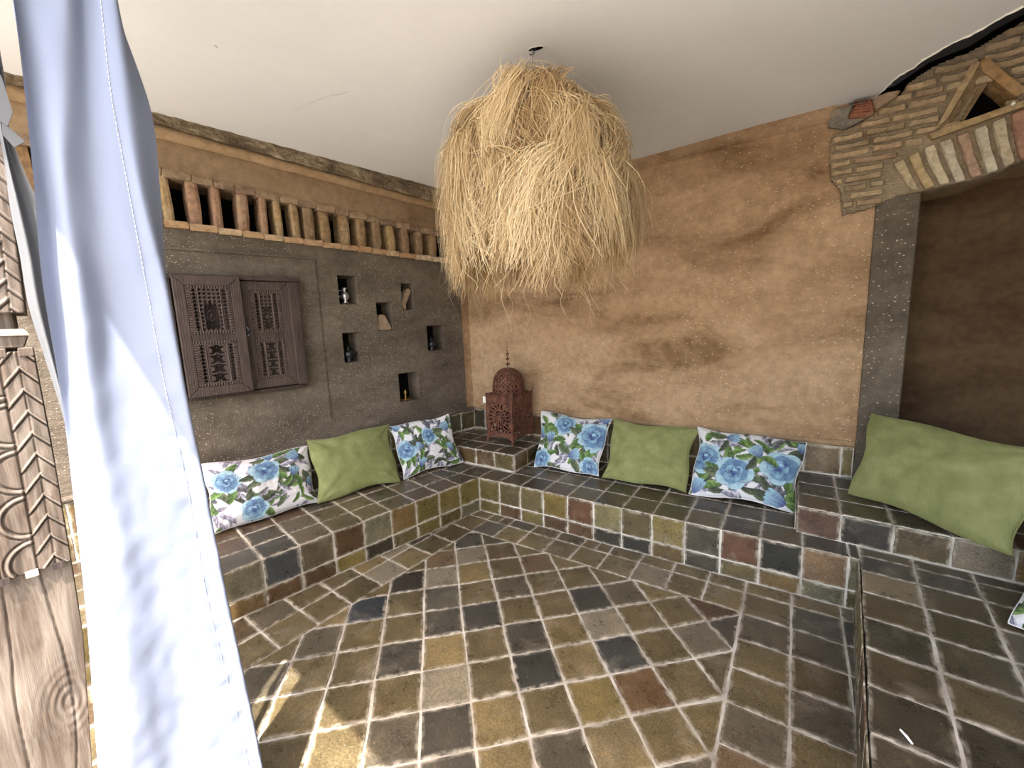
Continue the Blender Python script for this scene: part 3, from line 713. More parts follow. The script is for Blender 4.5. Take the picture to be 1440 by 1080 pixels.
# ---------------------------------------------------------------- brick screen on the left wall
sn = thing('brick_screen', LP(1.2, 2.1), 'row of upright yellowish bricks with black gaps between two brick courses', 'brick screen')
MS = MB(); strip_prism(MS, lambda s: sill(s)-.03, lambda s: head(s)+.03, 0, SMAX, -.255, -.25, 6); MS.build('dark_backing', M_BLACK, sn)  # black sheet gives the gaps their deep shade as colour
def wbrick(s0, s1, z0, z1, d0, d1, col, name='brick', rot=0, bev=.008, jit=.004, tilt=0, rounded=0.0):
    sc_, dc = (s0+s1)/2, (d0+d1)/2; V = []; nz = 4
    ring = [(-1, -1), (-.35, -1), (.35, -1), (1, -1), (1, 0), (1, 1), (.45, 1+rounded), (-.45, 1+rounded), (-1, 1), (-1, 0)]
    for k in range(nz):
        t = k/(nz-1); z = z0+(z1-z0)*t; sh = 1-.07*(k in (0, nz-1))
        for a, b in ring:
            x, y = a*(s1-s0)/2*sh, b*(d1-d0)/2*sh; x, y = x*math.cos(rot)-y*math.sin(rot), x*math.sin(rot)+y*math.cos(rot)
            p = LP(sc_+x+tilt*(t-.5), z, dc+y); V.append(p+LN*jit*mnoise.noise(Vector(p)*25)+LD*jit*mnoise.noise(Vector(p)*19+Vector((5, 0, 0))))
    n = len(ring); F = [(k*n+i, k*n+(i+1) % n, (k+1)*n+(i+1) % n, (k+1)*n+i) for k in range(nz-1) for i in range(n)]+[tuple(range(n))[::-1], tuple(range((nz-1)*n, nz*n))]
    return add(name, V, F, M_BRICK, sn, col=col, origin=LP(sc_, z0, dc))
ST = lambda x, y: L(220+x/3.2727, 120+y/3.2727)
edges = [(25, 70, 520), (118, 200, 530), (245, 300, 555), (345, 425, 580), (466, 512, 595), (528, 578, 605), (605, 658, 620), (655, 727, 640), (728, 800, 655), (815, 890, 665), (900, 965, 680), (968, 1035, 690), (1036, 1100, 705), (1102, 1163, 715), (1166, 1228, 725), (1230, 1290, 735)]
ths = [.05, .062, .05, .062, .045, .045, .052, .07, .07, .072, .068, .068, .066, .066, .066, .066]
for k, ((a, b, y), th) in enumerate(zip(edges, ths)):
    sa, sb = ST(a, y)[0], ST(b, y)[0]
    # front face spans from the right visible edge; the side facing the camera makes up the rest
    s1_ = sb+th; c = random.choice([(150, 126, 98), (140, 116, 88), (156, 132, 98), (132, 110, 88), (148, 118, 98)])
    wbrick(sb, s1_, sill(sb)-.012, head(sb)+.012, -.125, -.008, c, tilt=random.uniform(-.01, .01), rounded=.12)
for s in (2.36, 2.50, 2.63, 2.77, 2.90, 3.05, 3.2): wbrick(s, s+.055, sill(s)-.01, head(s)+.01, -.125, -.01, (128, 100, 72))
s = .02; 
while s < SMAX-.05:                               # course above and ledge below
    l = random.uniform(.10, .15)
    wbrick(s+.003, s+l-.003, head(s)-.002, head(s)+.042, -.10, .014, random.choice([(138, 118, 98), (126, 106, 90), (148, 126, 104)]), 'course_brick', jit=.005)
    s += l
s = .02
while s < SMAX-.05:
    l = random.uniform(.11, .16)
    wbrick(s+.002, s+l-.002, sill(s)-.046, sill(s)-.006+random.uniform(-.004, .004), -.13, .026, random.choice([(182, 156, 128), (172, 142, 112), (188, 168, 144), (164, 132, 100)]), 'ledge_brick', jit=.007)
    s += l

# ================================================================= BENCHES
GR = M_GROUT
def wall_x(y): return WC[0]+(y-WB)*math.tan(LA)       # x of the left wall at depth y
TT = .0055
# back bench
bb = thing('tiled_bench', (1.0, .4, 0), 'low masonry bench clad in glazed brown tiles, along the ochre back wall', 'bench')
mb = MB().prism([(wall_x(0), .0045, 0), (2.36, .0045, 0), (2.36, WB, 0), (WC[0], WB, 0)], (0, 0, HB-.0045)); mb.build('bench_body', GR, bb)
ux = [TP*k for k in range(-5, 13)]+[2.352]; vy = [.012, .207, .40, .593, WB-.012]
FT = Fr((0, 0, HB-.0055), (1, 0, 0), (0, 1, 0))
def cov(u, v): return (u < .187 and v > .23) or (u > 2.09 and v > .17)
for i in range(len(ux)-1):
    vv = vy if ux[i] < 2.05 else [.012, .165]
    for j in range(len(vv)-1):
        P = quad(ux[i], ux[i+1], vv[j] if j else 0, vv[j+1]); P = clip(P, (wall_x(-1)+.015, -1), (wall_x(1)+.015, 1)) if False else clip(P, (wall_x(1)+.02, 1), (wall_x(-1)+.02, -1))
        if ux[i] < .18 and vv[j] > .1: P = clip(P, (.187, -1), (.187, 2)) if False else P
        if len(P) < 3: continue
        c = sum(P)/len(P)
        if cov(*c): continue
        tile(P, FT, bb, 'top')
FFa = Fr((0, .0045, 0), (1, 0, 0), (0, 0, 1))
zf = .102
grid(FFa, [TP*k for k in range(0, 12)]+[2.305, 2.35], [0.003, zf, HB-.002], bb, 'face')
# left bench
lb_o = np.array([0, 0, 0.0])
lb = thing('tiled_bench', tuple(LD*1.5+np.array([-.4, 0, 0])), 'low tiled bench below the niches and carved shutters of the grey wall', 'bench')
FLt = Fr((0, 0, HB-.0055), -LD, -LN)             # u towards the corner, v towards the wall ; normal up?
if FLt.n[2] < 0: FLt = Fr((0, 0, HB-.0055), LD, LN)
LEN = 3.15
body = [np.array([0, 0, 0.0])-LN*.0045, LD*LEN-LN*.0045, LD*LEN-LN*.78, np.array([wall_x(-.004), -.004, 0])]
mb = MB().prism(body, (0, 0, HB-.0045)); mb.build('bench_body', GR, lb)
# in (u,v): u along -LD*?; make tiles by hand in world xy
F2 = Fr((0, 0, HB-.0055), (1, 0, 0), (0, 1, 0)); ld2, ln2 = LD[:2], LN[:2]
for i in range(-2, 16):
    for j in range(4):
        s0, s1 = i*TP, (i+1)*TP; w0, w1 = j*.195, min((j+1)*.195, .765)
        P = [ld2*s0-ln2*w0, ld2*s1-ln2*w0, ld2*s1-ln2*w1, ld2*s0-ln2*w1]; P = P[::-1] if area(P) < 0 else P
        P = clip(P, (3, 0), (-3, 0))
        if len(P) >= 3: tile(P, F2, lb, 'top')
FLf = Fr(np.array([0, 0, 0.0])-LN*.0045, -LD, (0, 0, 1))
grid(FLf, [-TP*k for k in range(16, -1, -1)], [.003, zf, HB-.002], lb, 'face')
# right platform
rp = thing('tiled_platform', (2.9, -.8, 0), 'wide tiled seating platform rising from the floor at the right', 'bench')
yP = -2.2; SBp = step_a+sdir*2.25
body = [(step_a[0]-sdir[0]*.045+.004, .0, 0), (SBp[0]+.004, SBp[1], 0), (3.42, SBp[1], 0), (3.42, WB+.34, 0), (2.36, WB+.34, 0), (2.36, .0, 0)]
mb = MB().prism(body, (0, 0, HB-.0045)); mb.build('platform_body', GR, rp)
rows = [0.0, .155, .345, .54, .735, .93, 1.13]+[1.13+.195*k for k in range(1, 6)]
snr = np.array([-sdir[1], sdir[0]])
if snr[0] < 0: snr = -snr
for i, (r0, r1) in enumerate(zip(rows[:-1], rows[1:])):
    for j in range(6):
        sk = .09
        P = [step_a+sdir*(r0+sk*j*0)+snr*(.2*j), step_a+sdir*r1+snr*(.2*j), step_a+sdir*r1+snr*(.2*(j+1)), step_a+sdir*r0+snr*(.2*(j+1))]
        P = P[::-1] if area(P) < 0 else P
        P = clip(P, (3.40, -3), (3.40, 3)); 
        if len(P) >= 3: tile(P, FT, rp, 'top')
_td = np.array([1, -.088])/np.linalg.norm([1, -.088]); _t0 = np.array([2.082, .160])      # narrow strip in front of the tier
for j in range(6):
    P = [step_a-sdir*.15+snr*(.2*j), step_a+snr*(.2*j), step_a+snr*(.2*(j+1)), step_a-sdir*.15+snr*(.2*(j+1))]
    P = P[::-1] if area(P) < 0 else P
    P = clip(P, _t0+_td*1.5, _t0-_td*.5); P = clip(P, (3.40, -3), (3.40, 3)) if P else P
    if len(P) >= 3: tile(P, FT, rp, 'top')
Fri = Fr((step_a[0], step_a[1], 0), (-sdir[0], -sdir[1], 0), (0, 0, 1))
if Fri.n[0] > 0: Fri = Fr((step_a[0], step_a[1], 0), (sdir[0], sdir[1], 0), (0, 0, 1)); sg_ = 1
else: sg_ = -1
us = sorted([sg_*r for r in rows[:-1]]); grid(Fri, us, [.003, zf, HB-.002], rp, 'face')
# tier against the back wall under the arch
tr = thing('tiled_tier', (2.7, .4, HB), 'raised tiled back tier carrying the long green cushion', 'bench')
TZ = .432; td = np.array([1, -.088]); td /= np.linalg.norm(td); t0 = np.array([2.082, .166])
tq = lambda a, b: t0+td*a+np.array([0, 1.0])*b
mb = MB().prism([tuple(tq(.004, .004))+(HB-.004,), tuple(tq(1.34, .004))+(HB-.004,), (3.42, RY, HB-.004), (xP1-.01, RY, HB-.004), (xP1-.01, WB-.03, HB-.004), (t0[0]+.004, WB-.008, HB-.004)], (0, 0, TZ-HB)); mb.build('tier_body', GR, tr)
FTf = Fr((t0[0], t0[1], 0), (td[0], td[1], 0), (0, 0, 1)); grid(FTf, [0, .195, .40, .605, .80, 1.0, 1.2, 1.335], [HB+.002, TZ-.002], tr, 'face')
FTt = Fr((0, 0, TZ-.0045), (1, 0, 0), (0, 1, 0))
vb = [0, .19, .385, .60]
for a0, a1 in zip([0, .195, .40, .605, .80, 1.0, 1.2], [.195, .40, .605, .80, 1.0, 1.2, 1.33]):
    for k in range(5):
        b0, b1 = ([0, .2, .40, .60, .80][k], [.2, .40, .60, .80, 1.0][k])
        P = [tq(a0, b0), tq(a1, b0), tq(a1, b1), tq(a0, b1)]
        lim = WB-.02 if tq(a0, 0)[0] < xP1-.1 else RY-.02
        if tq(a0, 0)[0] < xP1 and tq(a1, 0)[0] > xP0: lim = WB-.035
        P = clip(P, (5, lim), (-5, lim))
        if len(P) >= 3: tile(P, FTt, tr, 'top')
Fte = Fr((t0[0], t0[1], 0), (0, -1, 0), (0, 0, 1)); grid(Fte, [-.6, -.4, -.2, 0], [HB+.002, TZ-.002], tr, 'face')
# corner pedestal
PZ = .42
cp = thing('tiled_pedestal', (-.2, .5, HB), 'square tiled corner block that carries the rusty lantern', 'pedestal')
px0 = wall_x(.235)
mb = MB().prism([(px0, .241, HB-.004), (.182, .233, HB-.004), (.19, WB-.01, HB-.004), (WC[0], WB-.01, HB-.004)], (0, 0, PZ-HB)); mb.build('pedestal_body', GR, cp)
Fpf = Fr((.187, .229, 0), (1, -.02, 0), (0, 0, 1)); grid(Fpf, [-1.0, -.79, -.59, -.39, -.195, 0], [HB+.002, PZ-.002], cp, 'face', clips=[((px0+.02-.187, 1), (px0+.02-.187, 0))] if False else ())
Fps = Fr((.189, .229, 0), (0, 1, 0), (0, 0, 1)); grid(Fps, [0, .2, .40, .55], [HB+.002, PZ-.002], cp, 'face')
FPt = Fr((0, 0, PZ-.0045), (1, 0, 0), (0, 1, 0))
for x0, x1 in zip([-1.0, -.79, -.59, -.39, -.195], [-.79, -.59, -.39, -.195, 0]):
    for y0, y1 in zip([.23, .42, .61], [.42, .61, WB-.02]):
        P = clip(quad(x0+.187, x1+.187, y0, y1), (wall_x(1)+.02, 1), (wall_x(-1)+.02, -1))
        if len(P) >= 3: tile(P, FPt, cp, 'top')

# ================================================================= SHUTTERS
def relief(name, fr, u0, u1, v0, v1, H, m, parent, nu, nv, base=.0, back=-.03, worn=None):
    """a carved board: a height field over a rectangle, closed at the sides"""
    U = np.linspace(u0, u1, nu); W = np.linspace(v0, v1, nv); UU, VV = np.meshgrid(U, W)
    h = H(UU, VV)
    Z = base+h; P = fr.o+UU[..., None]*fr.u+VV[..., None]*fr.v+Z[..., None]*fr.n
    V = P.reshape(-1, 3); idx = np.arange(nu*nv).reshape(nv, nu)
    F = np.stack([idx[:-1, :-1], idx[:-1, 1:], idx[1:, 1:], idx[1:, :-1]], -1).reshape(-1, 4)
    ring = np.concatenate([idx[0, :], idx[1:, -1], idx[-1, -2::-1], idx[-2:0:-1, 0]])
    Vb = V[ring]+fr.n*(back-(V[ring]-fr.o)@fr.n)[:, None]; k = len(ring); b0 = len(V)
    Fs = np.array([(ring[(i+1) % k], ring[i], b0+i, b0+(i+1) % k) for i in range(k)])
    wn = np.clip((h-h.mean())/.006, 0, 1).ravel()*.35 if worn is None else worn(UU, VV, h).ravel()
    pierced = h[:-1, :-1].ravel() < -.0105; F = F[~pierced[:len(F)]]
    return add(name, np.vstack([V, Vb]), np.vstack([F, Fs]), m, parent, attr={'worn': np.concatenate([wn, np.zeros(k)])})
def leafH(w, h_, mirror=False, seed=0):
    """carving of one shutter leaf in its own 0..w, 0..h_ frame"""
    def f(U, V):
        x = U.copy(); z = V.copy(); H = np.zeros_like(x)
        fw = .055                                  # plain frame
        H += .004*((x < fw) | (x > w-fw) | (z < fw) | (z > h_-fw))
        mit = (np.abs((x-0)-(z-0)) < .0022) & (x < fw*1.05) | (np.abs((w-x)-z) < .0022) & (x > w-fw*1.05) | (np.abs(x-(h_-z)) < .0022) & (x < fw*1.05) | (np.abs((w-x)-(h_-z)) < .0022) & (x > w-fw*1.05)
        H[mit] -= .005
        zig = ((x < fw*.8) | (x > w-fw*.8) | (z < fw*.8) | (z > h_-fw*.8))
        H += np.where(zig, .0005*np.sign(np.sin((x+z)*260))*np.sign(np.sin((x-z)*260)), 0)
        mid = h_*.49
        for (a, b) in ((fw, mid-.018), (mid+.018, h_-fw)):
            px, pz = (x-w/2), (z-(a+b)/2); hw, hh = w/2-fw, (b-a)/2
            dx = hw-np.abs(px); dz = hh-np.abs(pz); d = np.minimum(dx, dz); ins = d > 0
            H = np.where(ins, .001, H)
            bead = ins & (d > .004) & (d < .019)
            along = np.where(dx < dz, pz, px)
            H = np.where(bead, np.where(np.mod(along, .0145) < .0085, .007, -.001), H)
            H = np.where(ins & (d >= .019) & (d < .025), .005, H)
            inner = ins & (d >= .025)
            cx2 = hw-.025
            # side strips with drilled triangles
            side = inner & (np.abs(px) > cx2-.03)
            q = np.mod(pz, .022)/.022; sx = (np.abs(px)-(cx2-.03))/.03
            H = np.where(side, np.where((np.abs(sx-.5) < .36*(1-q)) & (q < .85), -.012, .004), H)
            H = np.where(inner & (np.abs(np.abs(px)-(cx2-.034)) < .003), .008, H)
            cen = inner & (np.abs(px) < cx2-.037)
            if a > fw+.01:                          # upper panel: arched niche
                aw = (cx2-.037)*.62; az = pz-(-hh*.1)
                arch = (np.abs(px) < aw) & (pz > -hh+.035) & (pz < .01+aw*.9*np.sqrt(np.clip(1-(px/aw)**2, 0, 1))+.012*np.cos(px/aw*9))
                H = np.where(cen, .004, H); H = np.where(cen & arch, -.012, H)
                r = np.hypot(px/.6, (pz+.035)); H = np.where(cen & arch & (np.abs(r-.032) < .004), -.006, H); H = np.where(cen & arch & (r < .014), -.006, H)
                dots = cen & ~arch & (np.hypot(np.mod(px+.012, .024)-.012, np.mod(pz+.01, .024)-.012) < .0065); H = np.where(dots, -.012, H)
            else:                                    # lower panel: pairs of crescents
                q = np.mod(pz+.005, .058)-.029; sx = np.abs(px)-(cx2-.037)*.45
                r = np.hypot(sx, q); r2 = np.hypot(sx-.014, q)
                H = np.where(cen, .004, H); H = np.where(cen & (r < .024) & (r2 > .017), -.014, H); H = np.where(cen & (np.hypot(sx+.02, q-.027) < .008), -.012, H); H = np.where(cen & (np.abs(px) < .0025), -.004, H)
        return H
    return f
SH = lambda x, y: L(230+x/5.4, 370+y/5.4)
sl0, sz1 = SH(40, 95); sl1, _ = SH(600, 100); _, sz0 = SH(600, 968); sl1 = (SH(552, 108)[0]+SH(655, 968)[0])/2; sl0 = (SH(40, 95)[0]+SH(178, 1010)[0])/2; sz0 = (SH(655, 968)[1]+SH(180, 1010)[1])/2
sr0 = (SH(565, 140)[0]+SH(640, 960)[0])/2; sr1 = (SH(945, 160)[0]+SH(1000, 920)[0])/2; rz1 = SH(760, 145)[1]; rz0 = SH(800, 935)[1]
sh = thing('shutters', tuple(LP(1.9, sz0)), 'dark carved wooden double shutters in a plank frame on the grey wall', 'shutters')
def leaf(s0, s1, z0, z1, dep, nm, lab=None):
    w = abs(s0-s1); fr = Fr(LP(max(s0, s1), z0, dep), -LD, (0, 0, 1))
    o = relief(nm, fr, 0, w, 0, z1-z0, leafH(w, z1-z0), M_SHUT, sh, 150, 300, 0, -.028)
    if lab: o['label'] = lab
    return o
lf0 = leaf(sl0, sl1, sz0, sz1, .075, 'shutter_leaf', 'left shutter leaf standing slightly proud of the right one')
leaf(sr0, sr1, rz0, rz1, .04, 'shutter_leaf')
fm = MB()
fr0, frz1 = SH(1000, 130); fr1 = SH(1055, 500)[0]; sright = (SH(1010, 150)[0]+SH(1075, 915)[0])/2
def lbox(mb, s0, s1, z0, z1, d0, d1): return mb.prism([LP(s0, z0, d0), LP(s1, z0, d0), LP(s1, z0, d1), LP(s0, z0, d1)], (0, 0, z1-z0))
lbox(MB(), sright, sr1+.004, rz0-.01, rz1+.004, .0, .05).build('frame_post', M_SHUT, sh, bevel=.003)
lbox(MB(), sl0+.005, sl0+.07, sz0-.01, sz1+.01, .0, .04).build('frame_post', M_SHUT, sh, bevel=.003)
lbox(MB(), sright-.015, sl0+.1, rz1+.004, rz1+.032, .0, .062).build('lintel', M_SHUT, sh, bevel=.003)
lbox(MB(), sright-.0, sl0+.03, sz0-.028, sz0-.006, .0, .03).build('sill_board', M_SHUT, sh, bevel=.003)
lbox(MB(), sright, sl0, rz0, rz1, .0, .008).build('backboard', M_SHUT, sh)
hz = (sz0+sz1)/2+.02
mb = MB(); mb.tube([LP(sl1-.012, hz+.03, .075), LP(sl1-.02, hz+.005, .09), LP(sl1-.012, hz-.03, .075)], .006, 8); mb.build('handle', M_DARKPOT, lf0)

# ================================================================= NICHE OBJECTS
def nc(i, du=0.5, d=-.06):
    u0, v0, u1, v1 = niches[i]; return FLW.p(u0+(u1-u0)*du, v0+.002, d)
def lathe_thing(name, c, prof, m, label, cat, n=20, extra=None, sc=1.0):
    t = thing(name, tuple(c), label, cat, 'ornaments in the wall niches')
    MB().lathe([(r*sc, z*sc) for r, z in prof], c, n).build('body', m, t, smooth=True)
    return t
GN = 'ornaments in the wall niches'
c = nc(0, .47)
t = thing('jug', tuple(c), 'small silver jug with curved handle on a thin base in the upper left niche', 'jug', GN)
MB().box(c+[-.05, -.05, 0], c+[.05, .05, .008]).build('base_board', M_SHUT, t)
c2 = c+[0, 0, .008]
MB().lathe([(.022, 0), (.026, .004), (.012, .018), (.03, .04), (.033, .06), (.024, .078), (.013, .09), (.014, .105), (.022, .118), (.02, .118)], c2, 20).build('body', M_SILVER, t, smooth=True)
MB().tube([c2+LD*.014+[0, 0, .1], c2+LD*.045+[0, 0, .095], c2+LD*.055+[0, 0, .065], c2+LD*.03+[0, 0, .035]], .0035, 8).build('handle', M_SILVER, t, smooth=True)
c = nc(1, .5)
mb = MB(); u = -LD
P = [(-.045, 0), (-.005, 0), (-.008, .045), (.052, .14), (.058, .172), (.03, .185), (.005, .17), (-.042, .085), (-.05, .04)]
mb.prism([c+u*a*.9+LN*-.035+np.array([0, 0, b]) for a, b in P], LN*.07)
o = mb.build('stone_fragment', M_STONE, bevel=.006); props(o, 'bent pale stone fragment leaning in the upper right niche', 'stone', GN)
c = nc(2, .5); mb = MB(); P = [(-.06, 0), (.062, 0), (.066, .02), (.01, .128), (-.03, .132), (-.06, .11)]
mb.prism([c+u*a+LN*-.02+np.array([0, 0, b]) for a, b in P], LN*.06)
o = mb.build('stone_block', M_STONE, bevel=.006); props(o, 'wedge-shaped pale stone block in the middle niche', 'stone', GN)
def teapot(c, label, spout=1, k=1.0):
    t = thing('teapot', tuple(c), label, 'teapot', GN)
    MB().lathe([(.03*k, 0), (.034*k, .005*k), (.02*k, .014*k), (.044*k, .04*k), (.048*k, .06*k), (.038*k, .082*k), (.024*k, .09*k)], c, 20).build('body', M_DARKPOT, t, smooth=True)
    MB().lathe([(.026*k, .09*k), (.02*k, .102*k), (.006*k, .112*k), (.008*k, .12*k), (.003*k, .13*k)], c, 16).build('lid', M_DARKPOT, t, smooth=True)
    MB().tube([c-LD*spout*.04*k+[0, 0, .04*k], c-LD*spout*.062*k+[0, 0, .058*k], c-LD*spout*.072*k+[0, 0, .085*k]], [.01*k, .007*k, .004*k], 8).build('spout', M_DARKPOT, t, smooth=True)
    MB().tube([c+LD*spout*.036*k+[0, 0, .08*k], c+LD*spout*.065*k+[0, 0, .085*k], c+LD*spout*.07*k+[0, 0, .055*k], c+LD*spout*.044*k+[0, 0, .035*k]], .004*k, 8).build('handle', M_DARKPOT, t, smooth=True)
teapot(nc(3, .45, -.05), 'dark metal teapot in the lower left niche', 1)
teapot(nc(4, .4, -.05), 'dark metal teapot in the rightmost niche', -1, .95)
c = nc(5, .42, -.05); t = thing('candle_holder', tuple(c), 'small brass candle holder on a saucer in the lowest niche', 'candle holder', GN)
MB().lathe([(.02, 0), (.05, .006), (.053, .012), (.048, .012), (.02, .007)], c, 24).build('saucer', M_BRASS, t, smooth=True)
MB().lathe([(.016, .008), (.008, .02), (.012, .03), (.006, .04), (.013, .052), (.014, .07), (.009, .085), (.004, .095)], c, 16).build('stem', M_BRASS, t, smooth=True)

# ================================================================= LANTERN
lc = np.array([-.068, .572, PZ]); ang = -.10; ca, sa_ = math.cos(ang), math.sin(ang)
ln = thing('lantern', tuple(lc), 'rusty pierced iron lantern with dome and curled finial on the corner block', 'lantern')
HS = .143; LX = np.array([ca, sa_, 0]); LY = np.array([-sa_, ca, 0]); zb, zt = .075, .436
lp = lambda a, b, z: lc+LX*a+LY*b+np.array([0, 0, z])
def mask_panel(name, Pf, nu, nv, solid, parent, m=M_RUST, thick=None):
    """pierced sheet: cells of a grid kept where solid(u,v), with a second skin behind"""
    V = [Pf(i/nu, j/nv, 0) for j in range(nv+1) for i in range(nu+1)]; off = len(V); V += [Pf(i/nu, j/nv, 1) for j in range(nv+1) for i in range(nu+1)]; F = []
    K = [[solid((i+.5)/nu, (j+.5)/nv) for i in range(nu)] for j in range(nv)]; w_ = nu+1
    g_ = lambda j, i: 0 <= j < nv and 0 <= i < nu and K[j][i]
    for j in range(nv):
        for i in range(nu):
            if not K[j][i]: continue
            a, b, c, d = j*w_+i, j*w_+i+1, (j+1)*w_+i+1, (j+1)*w_+i; F += [(a, b, c, d), (off+d, off+c, off+b, off+a)]
            if not g_(j-1, i): F.append((a, off+a, off+b, b))
            if not g_(j+1, i): F.append((c, off+c, off+d, d))
            if not g_(j, i-1): F.append((d, off+d, off+a, a))
            if not g_(j, i+1): F.append((b, off+b, off+c, c))
    return add(name, V, F, m, parent)
def sunburst(u, v):
    x, y = (u-.5)*2, (v-.44)*2*.36/.27/1.05
    if abs(x) > .88 or v > .84 or v < .06: return True
    r = math.hypot(x, y); a = math.atan2(y, x)
    if r < .17: return True
    if r < .48: return math.cos(a*14)+.15 > (.25+(r-.17)*.4)
    if r < .56: return True
    if r < .88: return math.cos(a*18+math.sin(r*22)) > .25-.5*(abs(r-.72) > .12)
    return math.sin(x*26)*math.sin(y*26) > -.25
for (ax, ay, bx, by) in ((-1, -1, 1, -1), (1, -1, 1, 1), (1, 1, -1, 1), (-1, 1, -1, -1)):
    def Pf(u, v, k, ax=ax, ay=ay, bx=bx, by=by):
        q = HS-.003*k; return lp((ax+(bx-ax)*u)*q, (ay+(by-ay)*u)*q, zb+(zt-zb)*v)
    mask_panel('pierced_panel', Pf, 72, 92, sunburst, ln)
    # curved apron under the panel and a foot at the corner
    V = []
    for k in range(13):
        u = k/12; dz = .03-.026*math.sin(math.pi*u); V += [lp((ax+(bx-ax)*u)*HS, (ay+(by-ay)*u)*HS, zb), lp((ax+(bx-ax)*u)*HS, (ay+(by-ay)*u)*HS, zb-dz)]
    add('apron', V, [(2*i, 2*i+1, 2*i+3, 2*i+2) for i in range(12)], M_RUST, ln)
    MB().poly([lp(ax*(HS+.002)*q[0], ay*(HS+.002)*q[1], z_) for z_, q in ((zb, (1, 1)), (zb, (.84, 1)), (zb, (1, .84)), (0.0, (1.06, 1.06)), (0.0, (1.0, 1.06)), (0.0, (1.06, 1.0)))],
              [(0, 1, 2), (3, 5, 4), (0, 3, 4, 1), (1, 4, 5, 2), (2, 5, 3, 0)]).build('foot', M_RUST, ln)
    MB().tube([lp(ax*HS, ay*HS, zb), lp(ax*HS, ay*HS, zt)], .004, 6).build('corner_post', M_RUST, ln)
    # leaf-shaped spike
    q0 = lp(ax*HS, ay*HS, zt+.0); o_ = (LX*ax+LY*ay)/math.sqrt(2); tgt = np.cross(o_, (0, 0, 1))
    MB().prism([q0+tgt*a_+np.array([0, 0, b_])+o_*c__ for a_, b_, c__ in ((-.008, -.05, 0), (.008, -.05, 0), (.016, .0, .004), (.012, .035, .008), (0, .085, .02), (-.012, .035, .008), (-.016, 0, .004))], o_*.003).build('spike', M_RUST, ln)
mb = MB()
for k in range(4):
    a, b = ((-1, -1), (1, -1), (1, 1), (-1, 1))[k], ((1, -1), (1, 1), (-1, 1), (-1, -1))[k]
    P = []
    for i in range(40):
        t = i/39; ph = i*1.1; P.append(lp((a[0]+(b[0]-a[0])*t)*(HS+.005), (a[1]+(b[1]-a[1])*t)*(HS+.005), zt+.006*math.sin(ph)))
    mb.tube(P, .0055, 6)
mb.build('twisted_rim', M_RUST, ln)
MB().prism([lp(-HS, -HS, zt), lp(HS, -HS, zt), lp(HS, HS, zt), lp(-HS, HS, zt)], (0, 0, .003)).build('top_plate', M_RUST, ln)
DR, DH, DB = .143, .165, .06
def Pd(u, v, k):
    a = 2*math.pi*u; r0 = DR-.003*k
    if v < .3: r, z_ = r0, zt+DB*(v/.3)
    else:
        t = (v-.3)/.7*math.pi/2; r, z_ = r0*math.cos(t)**.85, zt+DB+DH*math.sin(t)
    return lp(r*math.cos(a), r*math.sin(a), z_)
def dome_solid(u, v):
    if v > .93 or v < .03 or .27 < v < .30: return True
    k = 12; q = u*k-math.floor(u*k); 
    if q < .07 or q > .93: return True
    w_ = abs(q-.5)*2
    s_ = math.sin(v*44)*math.cos(q*2*math.pi*2); s2 = math.sin(v*44+q*9)
    return s_ > .05 or s2 > .75
mask_panel('pierced_dome', Pd, 180, 80, dome_solid, ln)
fz = zt+DB+DH
mb = MB(); mb.tube([lp(0, 0, fz-.01), lp(0, 0, fz+.16)], .0035, 8); frod = mb.build('finial_rod', M_RUST, ln)
for z_, r in ((.033, .022), (.078, .019), (.122, .016)):
    MB().lathe([(.003, -.010), (r*.7, -.006), (r, 0), (r*.7, .006), (.003, .010)], lp(0, 0, fz+z_), 16).build('finial_disc', M_RUST, frod, smooth=True)
mb = MB(); mb.tube([lp(.017*math.cos(t)-(.006)*0, 0, fz+.178+.017*math.sin(t)) if False else lp((.018-.0012*i)*math.cos(-1.9-i*.42)*1.0+.004, 0, fz+.178+(.018-.0012*i)*math.sin(-1.9-i*.42)) for i, t in enumerate(np.linspace(0, 5, 13))], .0025, 6); mb.build('finial_curl', M_RUST, frod)
MB().box(lp(-HS-.012, -HS-.012, zt-.075)-[.014, .002, 0], lp(-HS-.012, -HS-.012, zt-.02)+[.014, .002, 0]).build('price_tag', M_TAG, ln)
MB().lathe([(HS*.2, 0), (HS*.5, .01), (HS*.5, .015), (.02, .02)], lp(0, 0, zb), 12).build('inner_floor', M_BLACK, ln)

